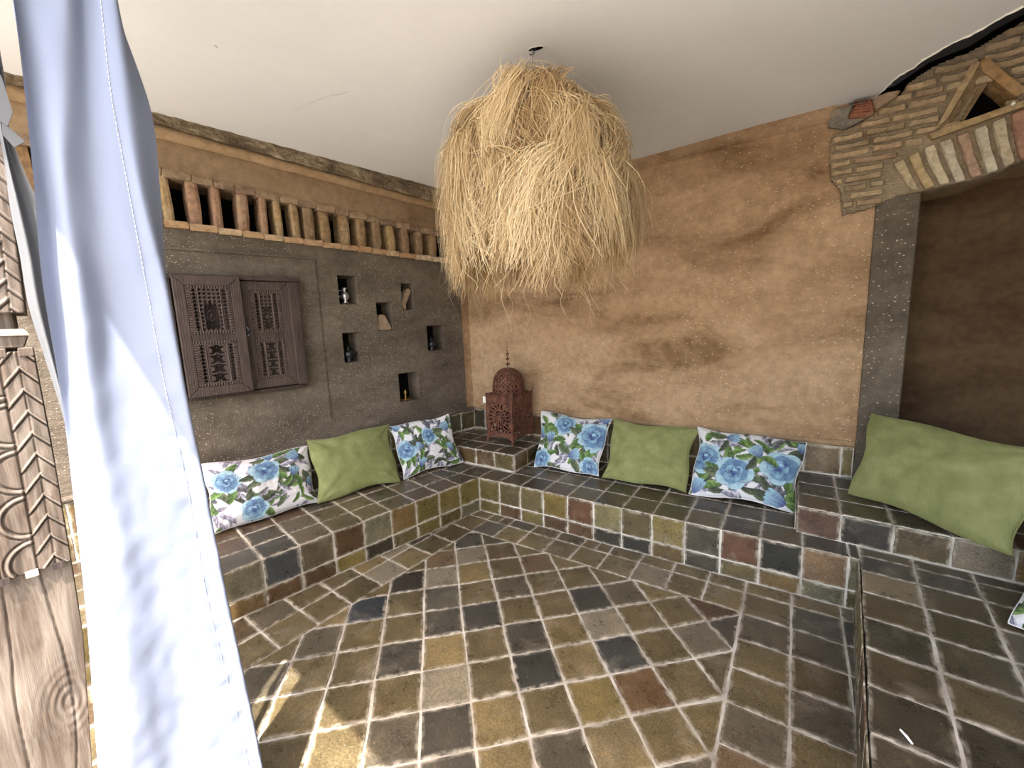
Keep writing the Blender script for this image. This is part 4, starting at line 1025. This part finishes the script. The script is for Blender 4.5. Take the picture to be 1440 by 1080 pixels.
# ================================================================= CUSHIONS
def smooth01(x): return np.clip(x, 0, 1)
def paint(U, V, flowers, leaves, asp, seed):
    """printed flowers and leaves as colours on the cloth; U,V in 0..1, V up"""
    rng = np.random.default_rng(seed); X = U*asp; Y = V; shp = U.shape
    C = np.ones(shp+(3,))*np.array(lin((198, 196, 199))[:3])
    def put(mask, col): C[mask] = col if np.ndim(col) == 1 else col[mask]
    def c_(a): return np.array(lin(a)[:3])
    def leaf_(cx, cy, ang, ln_, wd, ca, cb, vein=True):
        dx, dy = X-cx, Y-cy; a = dx*math.cos(ang)+dy*math.sin(ang); b = -dx*math.sin(ang)+dy*math.cos(ang); t = a/ln_
        b = b-.12*ln_*np.sin(t*3.1)
        w_ = wd*np.sqrt(np.clip(np.sin(np.clip(t, 0, 1)*math.pi), 0, 1))*(1-.35*t); m = (t > 0) & (t < 1) & (np.abs(b) < w_)
        k = np.clip((b/(w_+1e-6)+1)/2+.18*np.sin(t*22+b*60), 0, 1)[..., None]; col = c_(ca)*(1-k)+c_(cb)*k
        put(m, col); put(m & (np.abs(b) < .0035) & vein, c_(ca)*.55)
    def petal(cx, cy, ang, ln_, wd, ca, cb, edge=(52, 62, 112)):
        dx, dy = X-cx, Y-cy; a = dx*math.cos(ang)+dy*math.sin(ang); b = -dx*math.sin(ang)+dy*math.cos(ang); t = a/ln_
        w_ = wd*np.sqrt(np.clip(1-(t-.55)**2/.31, 0, 1)); m = (t > -.02) & (t < 1.1) & (np.abs(b) < w_)
        k = np.clip(t*1.1+.16*np.sin(b/wd*7+t*3), 0, 1)[..., None]; put(m, c_(ca)*(1-k)+c_(cb)*k)
        put(m & ((w_-np.abs(b)) < .0038+.0*t), c_(edge)*.9+c_(cb)*.1)
    GL = [((54, 74, 40), (104, 130, 76)), ((48, 54, 44), (80, 88, 68)), ((92, 90, 104), (186, 182, 196)), ((60, 70, 54), (104, 112, 86)), ((64, 88, 46), (116, 142, 84)), ((60, 60, 66), (112, 112, 120))]
    n = int(64*asp)
    for q in range(n):
        g1 = GL[2] if q % 5 < 2 else GL[rng.integers(0, 6)]
        leaf_(rng.uniform(0, asp), rng.uniform(0, 1), rng.uniform(0, 6.28), rng.uniform(.2, .32), rng.uniform(.035, .06), *g1)
    for fx, fy, r, kind in flowers:
        cx, cy = fx*asp, fy
        for q in range(4):
            a = rng.uniform(0, 6.28); g1 = GL[rng.choice([0, 1, 3, 4])]; leaf_(cx+math.cos(a)*r*.5, cy+math.sin(a)*r*.5, a+rng.uniform(-.4, .4), r*1.45+.07, r*.36+.015, *g1)
        if kind == 0:                               # open bloom
            for ring, (k, rr, ww) in enumerate(((5, 1.0, .56), (5, .74, .46), (4, .52, .30))):
                a0 = rng.uniform(0, 6.28); ox, oy = rng.uniform(-.12, .12, 2)*r*ring
                for q in range(k):
                    petal(cx+ox, cy+oy, a0+q*2*math.pi/k, r*rr*1.28, r*ww*1.28, (58, 70, 112), ((150, 178, 190), (98, 128, 156), (122, 156, 176))[ring])
            petal(cx-.25*r, cy, .4, r*.6, r*.2, (34, 40, 82), (52, 66, 118)); petal(cx+.25*r, cy-.05*r, 2.4, r*.45, r*.2, (60, 80, 130), (150, 184, 198)); petal(cx-.1*r, cy-.3*r, 1.2, r*.4, r*.15, (34, 40, 82), (80, 104, 150))
        else:                                       # closed tulip
            a0 = kind
            for da, lw in ((-.42, .30), (.42, .30), (-.16, .32), (.2, .28), (0, .24)):
                petal(cx-math.cos(a0)*r*.5, cy-math.sin(a0)*r*.5, a0+da, r*1.5, r*lw, (70, 80, 122), (134, 164, 180))
    return C
def cushion(name, TL, TR, BR_, BL_, nrm, th, m, label, group=None, flowers=None, asp=1.2, seed=0, sag=.075, N1=130, N2=110, pinch=1.0, tag=None):
    TL, TR, BR_, BL_ = map(lambda p: np.array(p, float), (TL, TR, BR_, BL_)); nrm = np.array(nrm, float); nrm /= np.linalg.norm(nrm)
    if flowers is None: N1, N2 = 70, 60
    e = np.sin(np.linspace(-math.pi/2, math.pi/2, N1)*.98)/math.sin(math.pi/2*.98); f = np.sin(np.linspace(-math.pi/2, math.pi/2, N2)*.98)/math.sin(math.pi/2*.98)
    if flowers is not None: e = .55*e+.45*np.linspace(-1, 1, N1); f = .55*f+.45*np.linspace(-1, 1, N2)
    A, Bv = np.meshgrid(e, f)
    a = A*(1-sag*(1-Bv**2)); b = Bv*(1-sag*(1-A**2))
    s, t = (a+1)/2, (b+1)/2
    P = BL_*((1-s)*(1-t))[..., None]+BR_*(s*(1-t))[..., None]+TR*(s*t)[..., None]+TL*((1-s)*t)[..., None]
    P = P+(TL-BL_)[None, None]*(.018*np.sin(A*4.1+seed*1.7)*np.abs(Bv)**3)[..., None]+(BR_-BL_)[None, None]*(.014*np.sin(Bv*4.7+seed*2.3)*np.abs(A)**3)[..., None]
    prof = (np.clip(1-A**2, 0, 1)**.42)*(np.clip(1-Bv**2, 0, 1)**.42)
    hh = th/2*prof
    nz = np.array([[mnoise.noise(Vector((x*2.2, y*2.2, seed*3.1)))+.5*mnoise.noise(Vector((x*5, y*5, seed*3.1+9)))+.25*mnoise.noise(Vector((x*11, y*11, seed*2.0))) for x in e] for y in f])
    # pulls running in from the corners
    cr = sum(np.exp(-((A-sx)**2+(Bv-sy)**2)*2.2)*np.sin(9*np.arctan2(Bv-sy, A-sx)+seed) for sx in (-1, 1) for sy in (-1, 1))
    w_ = hh*(1+.17*nz)+.008*cr*prof*pinch
    Pf = P+nrm*w_[..., None]; Pb = P-nrm*(hh*.9)[..., None]
    V = np.vstack([Pf.reshape(-1, 3), Pb.reshape(-1, 3)]); idx = np.arange(N1*N2).reshape(N2, N1); k = N1*N2
    F = np.stack([idx[:-1, :-1], idx[:-1, 1:], idx[1:, 1:], idx[1:, :-1]], -1).reshape(-1, 4)
    if np.dot(np.cross(BR_-BL_, TL-BL_), nrm) < 0: F = F[:, ::-1]
    ring = np.concatenate([idx[0, :], idx[1:, -1], idx[-1, -2::-1], idx[-2:0:-1, 0]]); n = len(ring)
    Fs = np.array([(ring[i], k+ring[i], k+ring[(i+1) % n], ring[(i+1) % n]) for i in range(n)])
    base = (BL_+BR_)/2
    tt_ = thing(name, tuple(base), label, 'cushion', group)
    attr = None
    if flowers is not None:
        C = paint((A+1)/2, (Bv+1)/2, flowers, None, asp, seed); C4 = np.concatenate([C, np.ones(C.shape[:2]+(1,))], -1).reshape(-1, 4); attr = {'print': np.vstack([C4, C4])}
    cv = add('cover', V, np.vstack([F, (F+k)[:, ::-1], Fs]), m, tt_, smooth=True, attr=attr)
    # piped seam round the edge
    ringp = V[ring]; ringq = V[k+ring]; Pm = (ringp+ringq)/2; st = max(1, n//140)
    MB().tube(list(Pm[::st]), .0035, 5, closed=True).build('seam', m if flowers is None else M_TAGCLOTH, cv, smooth=True)
    return tt_
M_TAGCLOTH = flat('white_piping', (206, 204, 206), .85)
zc = HB+.012
PLW = LP(0, 0, .085)
def topL(px, py): return on(px, py, PLW, LN)
def bot(px, py, z=None): return onz(px, py, zc if z is None else z)
def topB(px, py, y=WB-.09): return on(px, py, (0, y, 0), (0, 1, 0))
def nrm_of(TL, TR, BR_, BL_):
    n = np.cross(np.array(BR_)-np.array(BL_), np.array(TL)-np.array(BL_)); n /= np.linalg.norm(n)
    return n if n@(CAM-np.array(BL_)) > 0 else -n
GF = 'floral cushions on the benches'; GG = 'green cushions on the benches'
T0 = 1.2; T1 = 2.0
specs = [
 ('cushion', topL(276, 655), topL(434, 627), bot(449, 706), bot(300, 753), .15, M_PRINT, 'blue-flowered cushion beside the white curtain, left end of left bench', GF, [(.16, .66, .13, 0), (.52, .72, .15, 0), (.80, .58, .10, 1.4), (.36, .16, .13, 0), (.84, .84, .12, 2.2), (.58, .93, .09, 1.5), (.97, .35, .10, 1.2)], 1.35, 3),
 ('cushion', topL(430, 620), topL(545, 596), bot(564, 675), bot(449, 708), .14, M_GREEN, 'plain green cushion between two floral ones on the left bench', GG, None, 1.3, 4),
 ('cushion', topL(546, 599), topB(631, 582, .20), bot(651, 650), bot(567, 673), .13, M_PRINT, 'blue-flowered cushion at the corner end of the left bench', GF, [(.12, .45, .14, 0), (.52, .62, .13, 0), (.86, .72, .13, 2.0), (.30, .12, .11, 1.2), (.06, .90, .1, 1), (.85, .3, .10, 1.7), (.35, .45, .1, 3)], 1.25, 5),
 ('cushion', topB(762, 578), topB(861, 591), bot(841, 671), bot(751, 656), .13, M_PRINT, 'blue-flowered cushion right of the lantern on the back bench', GF, [(.42, .78, .15, 0), (.86, .62, .20, 0), (.06, .55, .13, 1.3), (.22, .48, .12, 1.8), (.60, .24, .13, .4), (.12, .12, .13, 0), (.95, .95, .12, 2), (.88, .08, .13, 0)], 1.2, 6),
 ('cushion', topB(862, 590), topB(981, 603), bot(966, 692), bot(848, 673), .15, M_GREEN, 'plain green cushion between two floral ones on the back bench', GG, None, 1.25, 7),
 ('cushion', topB(983, 600), topB(1137, 621), bot(1119, 720), bot(967, 694), .15, M_PRINT, 'wide blue-flowered cushion at the right end of the back bench', GF, [(.10, .52, .17, 0), (.42, .35, .18, 0), (.84, .52, .18, 0), (.33, .88, .11, .2), (.62, .68, .12, 2.3), (.06, .08, .13, 1.2), (.85, .08, .15, 2.9), (.98, .85, .1, 1.4)], 1.3, 8)]
for nm, a, b, c, d, th, m, lab, gr, fl_, asp, sd_ in specs:
    cushion(nm, a, b, c, d, nrm_of(a, b, c, d), th, m, lab, gr, fl_, asp, sd_)
z2 = TZ+.015
a, d = topB(1226, 580, .66), onz(1194, 692, z2); c = onz(1424, 783, z2); b = a+(c-d)*1.06+np.array([.02, .02, -.02])
cushion('cushion', a, b, c, d, nrm_of(a, b, c, d), .17, M_CORDU, 'large green corduroy cushion on the raised tier below the arch', GG, None, 1.5, 9, sag=.06)
a, b, c, d = (2.85, -.06, .59), (3.26, -.24, .60), (3.17, -.50, HB+.02), (2.76, -.30, HB+.02)
cushion('cushion', a, b, c, d, nrm_of(a, b, c, d), .16, M_PRINT, 'blue-flowered cushion cut by the right edge, on the platform', GF, [(.05, .5, .16, 0), (.5, .5, .16, 0), (.14, .85, .12, 1.2), (.12, .15, .12, 1.2)], 1.2, 12)

# ================================================================= RAFFIA LAMP
lm = thing('raffia_lamp', (HK[0], HK[1], 1.65), 'big shaggy raffia pendant lamp hanging from the white ceiling', 'lamp')
lz = HZ
MB().tube([(HK[0], HK[1], 2.44), (HK[0]+.001, HK[1], 2.55), (HK[0], HK[1], lz+.01)], .0028, 6).build('cord', M_CORD, lm)
mb = MB(); mb.tube([(HK[0]+.02, HK[1], lz), (HK[0]+.012, HK[1], lz-.02), (HK[0], HK[1], lz-.026), (HK[0]-.012, HK[1], lz-.018)], .0025, 6); mb.build('ceiling_hook', M_DARKPOT, lm)
def ringP(r, z, n=40): return [(HK[0]+r*math.cos(2*math.pi*k/n), HK[1]+r*math.sin(2*math.pi*k/n), z) for k in range(n)]
for r, z in ((.22, 2.44), (.33, 2.28), (.35, 1.98)): MB().tube(ringP(r, z), .0025, 6, closed=True).build('wire_ring', M_CORD, lm)
MB().lathe([(.20, 0), (.31, -.16), (.34, -.30), (.345, -.52), (.34, -.52), (.335, -.3), (.30, -.16), (.19, -.004)], (HK[0], HK[1], 2.455), 40).build('shade_drum', M_DRUM, lm, smooth=True)
MB().lathe([(.02, 0), (.03, -.02), (.03, -.08), (.045, -.12), (.05, -.15), (.03, -.19), (.003, -.2)], (HK[0], HK[1], 2.42), 16).build('bulb', flat('white_bulb_glass', (235, 232, 225), .2), lm, smooth=True)
def raffia():
    SV = []; SS = []; K = 11; rng = RNG
    tiers = [(.17, 2.44, 14, .36, .35, .045), (.25, 2.45, 15, .42, .395, .06), (.33, 2.33, 16, .46, .435, .06), (.35, 2.17, 17, .46, .455, .05), (.345, 2.02, 15, .37, .44, .05)]
    t = np.linspace(0, 1, K)
    for r0, z0, nt_, Ln, rmax, lift in tiers:
        for q in range(nt_):
            ph = 2*math.pi*(q+rng.uniform(-.45, .45))/nt_; nstr = rng.integers(150, 210); sweep = rng.normal(0, .22); Lt = Ln*rng.uniform(.78, 1.08); sh_t = rng.uniform(.12, .95); bul = rng.uniform(.86, 1.07)
            zr = z0+rng.uniform(-.05, .02); wide = rng.uniform(.10, .19); tw = rng.uniform(-1, 1); curl = rng.uniform(0, 1)
            for k in range(nstr):
                L_ = Lt*rng.uniform(.55, 1.05); sp = rng.normal(0, 1); rr = rmax*bul*rng.uniform(.86, 1.05); wv = rng.uniform(-1, 1); wf = rng.uniform(3, 9); wa = rng.uniform(.002, .014)+.012*curl*rng.random()
                r = r0+(rr-r0)*(1-np.exp(-3.4*t))/(1-math.exp(-3.4))+wa*np.sin(wf*t+wv*3)*.9
                prof = wide*(1-1.15*t+1.0*t*t)
                phi = ph+sp*prof+sweep*t**1.3+.10*tw*np.sin(t*4)+wa/rr*1.8*np.sin(wf*1.3*t+wv*5)
                z = zr+rng.normal(0, .014)+lift*np.sin(np.clip(t*2.6, 0, math.pi))*(1-t)-L_*t**1.15
                e = rng.random()
                if e < .06: z = z+.12*t*rng.uniform(0, 1); r = r+.06*t*rng.uniform(-.2, 1)
                if e > .95: phi = phi+rng.normal(0, .6)*t
                if .5 < e < .56: z = z+.08*np.clip(t-.75, 0, 1)*4*rng.uniform(.3, 1); phi = phi+.25*np.clip(t-.7, 0, 1)*rng.choice([-3, 3])
                SV.append(np.stack([HK[0]+r*np.cos(phi), HK[1]+r*np.sin(phi), z], -1)); SS.append(np.clip(sh_t+rng.normal(0, .2), 0, 1))
    for k in range(1500):                            # tangle across the top
        a = rng.uniform(0, 6.28); b = a+rng.normal(0, 1.1); r1, r2 = rng.uniform(.02, .31, 2); p0 = np.array([r1*math.cos(a), r1*math.sin(a), 0]); p1 = np.array([r2*math.cos(b), r2*math.sin(b), 0])
        P = p0*(1-t)[:, None]+p1*t[:, None]; P[:, 2] = 2.43+.04*np.sin(t*math.pi)*rng.uniform(.3, 1.2)-.35*np.hypot(P[:, 0], P[:, 1])**2; P[:, :2] += HK
        SV.append(P); SS.append(rng.uniform(.2, .9))
    for k in range(34):                             # single stray fibres hanging lower
        a = rng.uniform(0, 6.28); r = rng.uniform(.2, .42)*np.ones(K)+.02*np.sin(t*7+a); phi = a+.05*np.sin(t*9+k); z = 1.8-rng.uniform(.15, .36)*t
        SV.append(np.stack([HK[0]+r*np.cos(phi), HK[1]+r*np.sin(phi), z], -1)); SS.append(.8)
    S = np.array(SV); n = len(S); SS = np.array(SS)
    tan = np.gradient(S, axis=1); tan /= np.linalg.norm(tan, axis=2, keepdims=True)+1e-9
    rad = S-np.array([HK[0], HK[1], 2.1]); rad[..., 2] *= .2; rad += rng.normal(0, .12, (n, 1, 3)); side = np.cross(tan, rad); side /= np.linalg.norm(side, axis=2, keepdims=True)+1e-9
    wd = rng.uniform(.0010, .0021, (n, 1, 1))*np.linspace(1, .45, K)[None, :, None]
    A = S+side*wd; Bq = S-side*wd; V = np.stack([A, Bq], 2).reshape(-1, 3)
    base = (np.arange(n)*K*2)[:, None]+np.arange(K-1)[None, :]*2; F = np.stack([base, base+1, base+3, base+2], -1).reshape(-1, 4)
    o = add('raffia_fringe', V, F, M_RAFFIA, lm, attr={'shade': np.repeat(SS, K*2)}); o['kind'] = 'stuff'
raffia()

# ================================================================= CARVED POST
PN = np.array([.988, -.156, 0.0]); PN /= np.linalg.norm(PN); PT = np.array([-PN[1], PN[0], 0.0])
PP = np.array([.62, -2.30, 0.0])
FPo = Fr(PP, PT, (0, 0, 1))
assert FPo.n@PN > .9
def ar_(z): return np.interp(z, [0, .43, .77, 1.2, 1.5, 1.56, 1.77, 1.92, 2.7], [-.085, -.058, -.028, -.017, -.014, -.013, -.002, .008, .02])
WP = .30
po = thing('carved_post', (PP[0]-.1, PP[1]-.2, 0), 'weathered carved wooden post at the left edge beside the curtain', 'post')
ZL, ZM, ZN, ZU = .973, 1.472, 1.556, 2.72
def postboard(name, z0, z1, H, base, nu, nv, w=WP, right=0.0, m=M_POST, nos=False):
    U = np.linspace(0, 1, nu); W = np.linspace(z0, z1, nv); UU, VV = np.meshgrid(U, W)
    R = ar_(VV)+right; A = R-(1-UU)*w; D = R-A                       # D = distance from the right edge
    h = H(D, VV); P = FPo.o+A[..., None]*FPo.u+VV[..., None]*FPo.v+(base+h)[..., None]*FPo.n
    V = P.reshape(-1, 3); idx = np.arange(nu*nv).reshape(nv, nu); F = np.stack([idx[:-1, :-1], idx[:-1, 1:], idx[1:, 1:], idx[1:, :-1]], -1).reshape(-1, 4)
    ring = np.concatenate([idx[0, :], idx[1:, -1], idx[-1, -2::-1], idx[-2:0:-1, 0]]); k = len(ring); b0 = len(V)
    Vb = V[ring]-FPo.n*(.24+h.reshape(-1)[ring])[:, None]
    Fs = np.array([(ring[(i+1) % k], ring[i], b0+i, b0+(i+1) % k) for i in range(k)])
    wn = np.clip(h/.004-.2, 0, 1).ravel()*.45
    return add(name, np.vstack([V, Vb]), np.vstack([F, Fs]), m, po, attr={'worn': np.concatenate([wn, np.zeros(k)])})
def groove(d, w, dep): return -dep*np.exp(-(d/w)**2)
def nz2(A, Bv, s, seed):
    out = np.zeros_like(A); r = A.ravel(); q = Bv.ravel(); o_ = np.array([mnoise.noise(Vector((a*s, b*s*.35, seed))) for a, b in zip(r, q)]); return o_.reshape(A.shape)
def lowcarve(D, Z):
    h = np.zeros_like(D)
    v1 = D < .052                                   # chevrons down the right edge
    q = np.mod(Z+1.35*np.abs(D-.024), .0485); h += np.where(v1, groove(q-.024, .0022, .007)+.003*(q > .026)*(q < .034), 0)
    h += np.where(v1, groove(D-.024, .0012, .003), 0); h += groove(D-.052, .0018, .006)
    for c0, sgn in ((.052, 1), (.162, -1)):         # facing half-round scallops
        d = (D-c0)*sgn; q = np.mod(Z+(.0 if sgn > 0 else .05), .105)-.0525; r = np.hypot(d*1.05, q); z_ = (D > .052) & (D < .107) if sgn > 0 else (D >= .107) & (D < .162)
        h += np.where(z_, groove(r-.040, .0022, .006)+groove(r-.051, .0022, .006)+.003*((r > .041) & (r < .05)), 0)
    h += groove(D-.107, .0016, .006); h += groove(D-.162, .0018, .006)
    h += np.where(D > .165, groove(np.mod(Z+.8*np.abs(D-.2), .06)-.03, .0022, .006), 0)
    h += .0022*nz2(D, Z, 60, 3)
    return h
def upcarve(D, Z):
    h = np.zeros_like(D)
    for k in range(9):
        c0 = .022*k; z_ = (D >= c0) & (D < c0+.022); q = np.mod(Z+(1.1 if k % 2 else -1.1)*(D-c0), .04); h += np.where(z_, groove(q-.02, .002, .007)+.003*((q > .022) & (q < .03)), 0); h += groove(D-c0, .0011, .003)
    h += .0016*nz2(D, Z, 60, 5); return h
def plain(D, Z):
    n1 = nz2(D, Z, 14, 8); h = .006*n1
    for c0, am in ((.045, .02), (.10, .012), (.145, .02), (.20, .01)):
        h += groove(D-c0-am*np.sin(Z*5+c0*40)-.006*n1, .0016, .006)
    kx = np.hypot((D-.03)*1.2, (Z-.62)*.6); h += -.004*np.exp(-(kx/.02)**2)+.0016*np.sin(kx*420)*np.exp(-(kx/.05)**2)
    return h
postboard('lower_post', 0, ZL, plain, -.012, 130, 200)
postboard('carved_panel', ZL+.002, ZM, lowcarve, .0, 230, 380)
postboard('neck', ZM-.02, ZN+.02, lambda D, Z: .0015*nz2(D, Z, 30, 2), -.03, 30, 12, right=-.02)
postboard('herringbone_panel', ZN, ZU, upcarve, .0, 150, 520)
# notched joints: small dark slots and teeth between the panels
for k in range(7):
    a = float(ar_(ZL))-.03-.042*k
    MB().box((0, 0, 0), (0, 0, 0)) if False else None
    V = [FPo.p(a, ZL-.009, .0005), FPo.p(a+.02, ZL-.009, .0005), FPo.p(a+.02, ZL+.006, .0005), FPo.p(a, ZL+.006, .0005)]; MB().prism(V, FPo.n*.004).build('peg', M_PALEWOOD if k % 2 else M_SHUT, po)
    a = float(ar_(ZM))-.022-.04*k
    V = [FPo.p(a, ZM-.012, -.01), FPo.p(a+.024, ZM-.012, -.01), FPo.p(a+.024, ZM+.008, -.01), FPo.p(a, ZM+.008, -.01)]; MB().prism(V, FPo.n*.014).build('tooth', M_POST, po, bevel=.002)
V = [FPo.p(float(ar_(1.5))-.3, 1.506, -.05), FPo.p(float(ar_(1.5))+.001, 1.506, -.05), FPo.p(float(ar_(1.5))-.006, 1.520, -.05), FPo.p(float(ar_(1.5))-.3, 1.524, -.05)]
MB().prism(V, FPo.n*.052).build('collar', M_PALEWOOD, po, bevel=.002)
V = [FPo.p(float(ar_(1.5))-.3, 1.480, -.05), FPo.p(float(ar_(1.5))-.012, 1.480, -.05), FPo.p(float(ar_(1.5))-.002, 1.506, -.05), FPo.p(float(ar_(1.5))-.3, 1.506, -.05)]
MB().prism(V, FPo.n*.045).build('collar', M_POST, po, bevel=.002)

# ================================================================= CURTAINS
PC = np.array([.74, -2.30, 0.0])
def onC(px, py, P=PC):
    X = on(px, py, P, PN)-P; return float(X@PT), float(X[2])
def catmull(Y, xs_, X):
    """smooth interpolation of rows Y given at xs_ to X"""
    xs_ = np.array(xs_, float); Y = np.array(Y, float); out = np.zeros((len(X),)+Y.shape[1:])
    i = np.clip(np.searchsorted(xs_, X)-1, 0, len(xs_)-2); m = np.gradient(Y, xs_, axis=0)
    h = (xs_[i+1]-xs_[i]); t = (X-xs_[i])/h; sh_ = (-1,)+(1,)*(Y.ndim-1); t = t.reshape(sh_); h = h.reshape(sh_)
    return (2*t**3-3*t**2+1)*Y[i]+(t**3-2*t**2+t)*h*m[i]+(-2*t**3+3*t**2)*Y[i+1]+(t**3-t**2)*h*m[i+1]
def drape(name, rows, offs, P, m, label, ztop=2.68, zbot=.015, wr=1.0, hem=None, seed=0, nu=12, stitch=None, cat='curtain'):
    tab = []; zs = []
    for y, xs_ in rows:
        aa = [onC(x, y, P) for x in xs_]; zs.append(np.mean([q[1] for q in aa])); tab.append([q[0] for q in aa])
    zs = np.array(zs); tab = np.array(tab); o_ = np.argsort(zs); zs = zs[o_]; tab = tab[o_]; of = np.array(offs, float)
    if of.ndim == 1: of = np.tile(of, (len(zs), 1))
    else: of = of[o_]
    if zs[0] > zbot+.02: k = .5; tab = np.vstack([tab[0]+(tab[0]-tab[1])/(zs[0]-zs[1])*(zbot-zs[0])*k, tab]); zs = np.r_[zbot, zs]; of = np.vstack([of[0], of])
    if zs[-1] < ztop-.02: k = .6; tab = np.vstack([tab, tab[-1]+(tab[-1]-tab[-2])/(zs[-1]-zs[-2])*(ztop-zs[-1])*k]); zs = np.r_[zs, ztop]; of = np.vstack([of, of[-1]])
    Z = np.linspace(zbot, ztop, 240); T = catmull(tab, zs, Z); O = catmull(of, zs, Z); c = tab.shape[1]
    ui = np.linspace(0, c-1, (c-1)*nu+1); A = catmull(T.T, range(c), ui).T; D = catmull(O.T, range(c), ui).T
    for j, z in enumerate(Z):
        for i in range(len(ui)):
            p = Vector((A[j, i]*9, z*2.4, seed)); n_ = mnoise.noise(p)*.010+mnoise.noise(p*3.1)*.0035
            if hem is not None:
                e_ = ui[i]; f_ = math.exp(-((e_-hem)/.55)**2)*min(1, max(0, (1.9-z)*1.2)); n_ += f_*.0030*mnoise.noise(Vector((z*34, e_*1.3, 4)))*2
            n_ += .0030*mnoise.noise(Vector((A[j, i]*26+z*9, z*17-A[j, i]*14, seed+7)))*min(1, max(.15, (2.0-z)))
            D[j, i] += n_*wr
    V = P+A[..., None]*PT+D[..., None]*PN; V[..., 2] = Z[:, None]
    V2 = V-PN*.0012; w_ = len(ui); h_ = len(Z); idx = np.arange(w_*h_).reshape(h_, w_); k = w_*h_
    F = np.stack([idx[:-1, :-1], idx[:-1, 1:], idx[1:, 1:], idx[1:, :-1]], -1).reshape(-1, 4)
    root = thing(name, tuple(V[0].mean(0)), label, cat)
    cl_ = add('cloth', V.reshape(-1, 3), F, m, root, smooth=True)
    if stitch is not None:
        i = int(stitch*nu); mb = MB()
        for j in range(0, h_-1, 1):
            a, b = V[j, i]+PN*.0012, V[j+1, i]+PN*.0012; q = 3 if False else 1
            mb.tube([a+(b-a)*.1, a+(b-a)*.7], .0009, 4)
        s_o = mb.build('stitching', M_TAGCLOTH, cl_); s_o['kind'] = 'stuff'
    return root
rows = [(0, [20, 25, 90, 118, 138, 160, 167]), (130, [36, 44, 91, 125, 153, 178, 212]), (250, [48, 66, 91, 130, 175, 195, 226]), (400, [60, 80, 108, 150, 203, 229, 237]),
        (550, [84, 99, 125, 170, 231, 256, 261]), (700, [101, 109, 150, 200, 264, 287, 291]), (850, [116, 119, 165, 225, 290, 315, 320]), (1080, [130, 133, 190, 260, 345, 363, 368])]
oa = [.034, .010, .032, .006, .022, .030, -.02]; ob = [.002, .016, .030, .014, .020, .030, -.015]
offs = [oa, oa, oa, oa, [(p_+q_)/2 for p_, q_ in zip(oa, ob)], ob, ob, ob]
drape('curtain', rows, offs, PC, M_CURT, 'long white cotton curtain hanging in sun at the left', stitch=4, hem=4.2, seed=2)
PC2 = PP+PN*.03
rows2 = [(60, [-20, -12, -8, -2]), (120, [-14, -4, 0, 8]), (185, [-2, 3, 7, 14]), (240, [8, 14, 22, 34]), (290, [14, 26, 38, 56]), (360, [28, 42, 56, 72]), (430, [40, 54, 68, 82]), (500, [62, 72, 84, 96]), (560, [81, 88, 96, 106]), (700, [118, 124, 130, 138]), (1080, [165, 175, 185, 195])]
dr2 = drape('curtain', rows2, [0, .02, -.01, .01], PC2, M_CURT2, 'grey-white gathered curtain end draped beside the carved post, behind the white curtain', seed=6, nu=8, wr=.5)
V1 = [on(x, y, PC2+PN*.03, PN) for x, y in ((-8, 95), (2, 108), (18, 159), (11, 178), (-8, 165))]; MB().prism(V1, PN*.004).build('bow_loop', M_CURT2, dr2)
V1 = [on(x, y, PC2+PN*.026, PN) for x, y in ((2, 170), (11, 178), (35, 200), (20, 208), (4, 190))]; MB().prism(V1, PN*.004).build('bow_tail', M_CURT2, dr2)

# small litter on the platform and floor
a = onz(1266, 1026, HB+.004); b = onz(1283, 1046, HB+.004)
o = MB().tube([a, (a+b)/2+[0, 0, .002], b], [.003, .004, .003], 6).build('straw', M_TAG); props(o, 'short pale straw lying on the tiled platform at lower right', 'straw')
print('objects', len(bpy.data.objects))
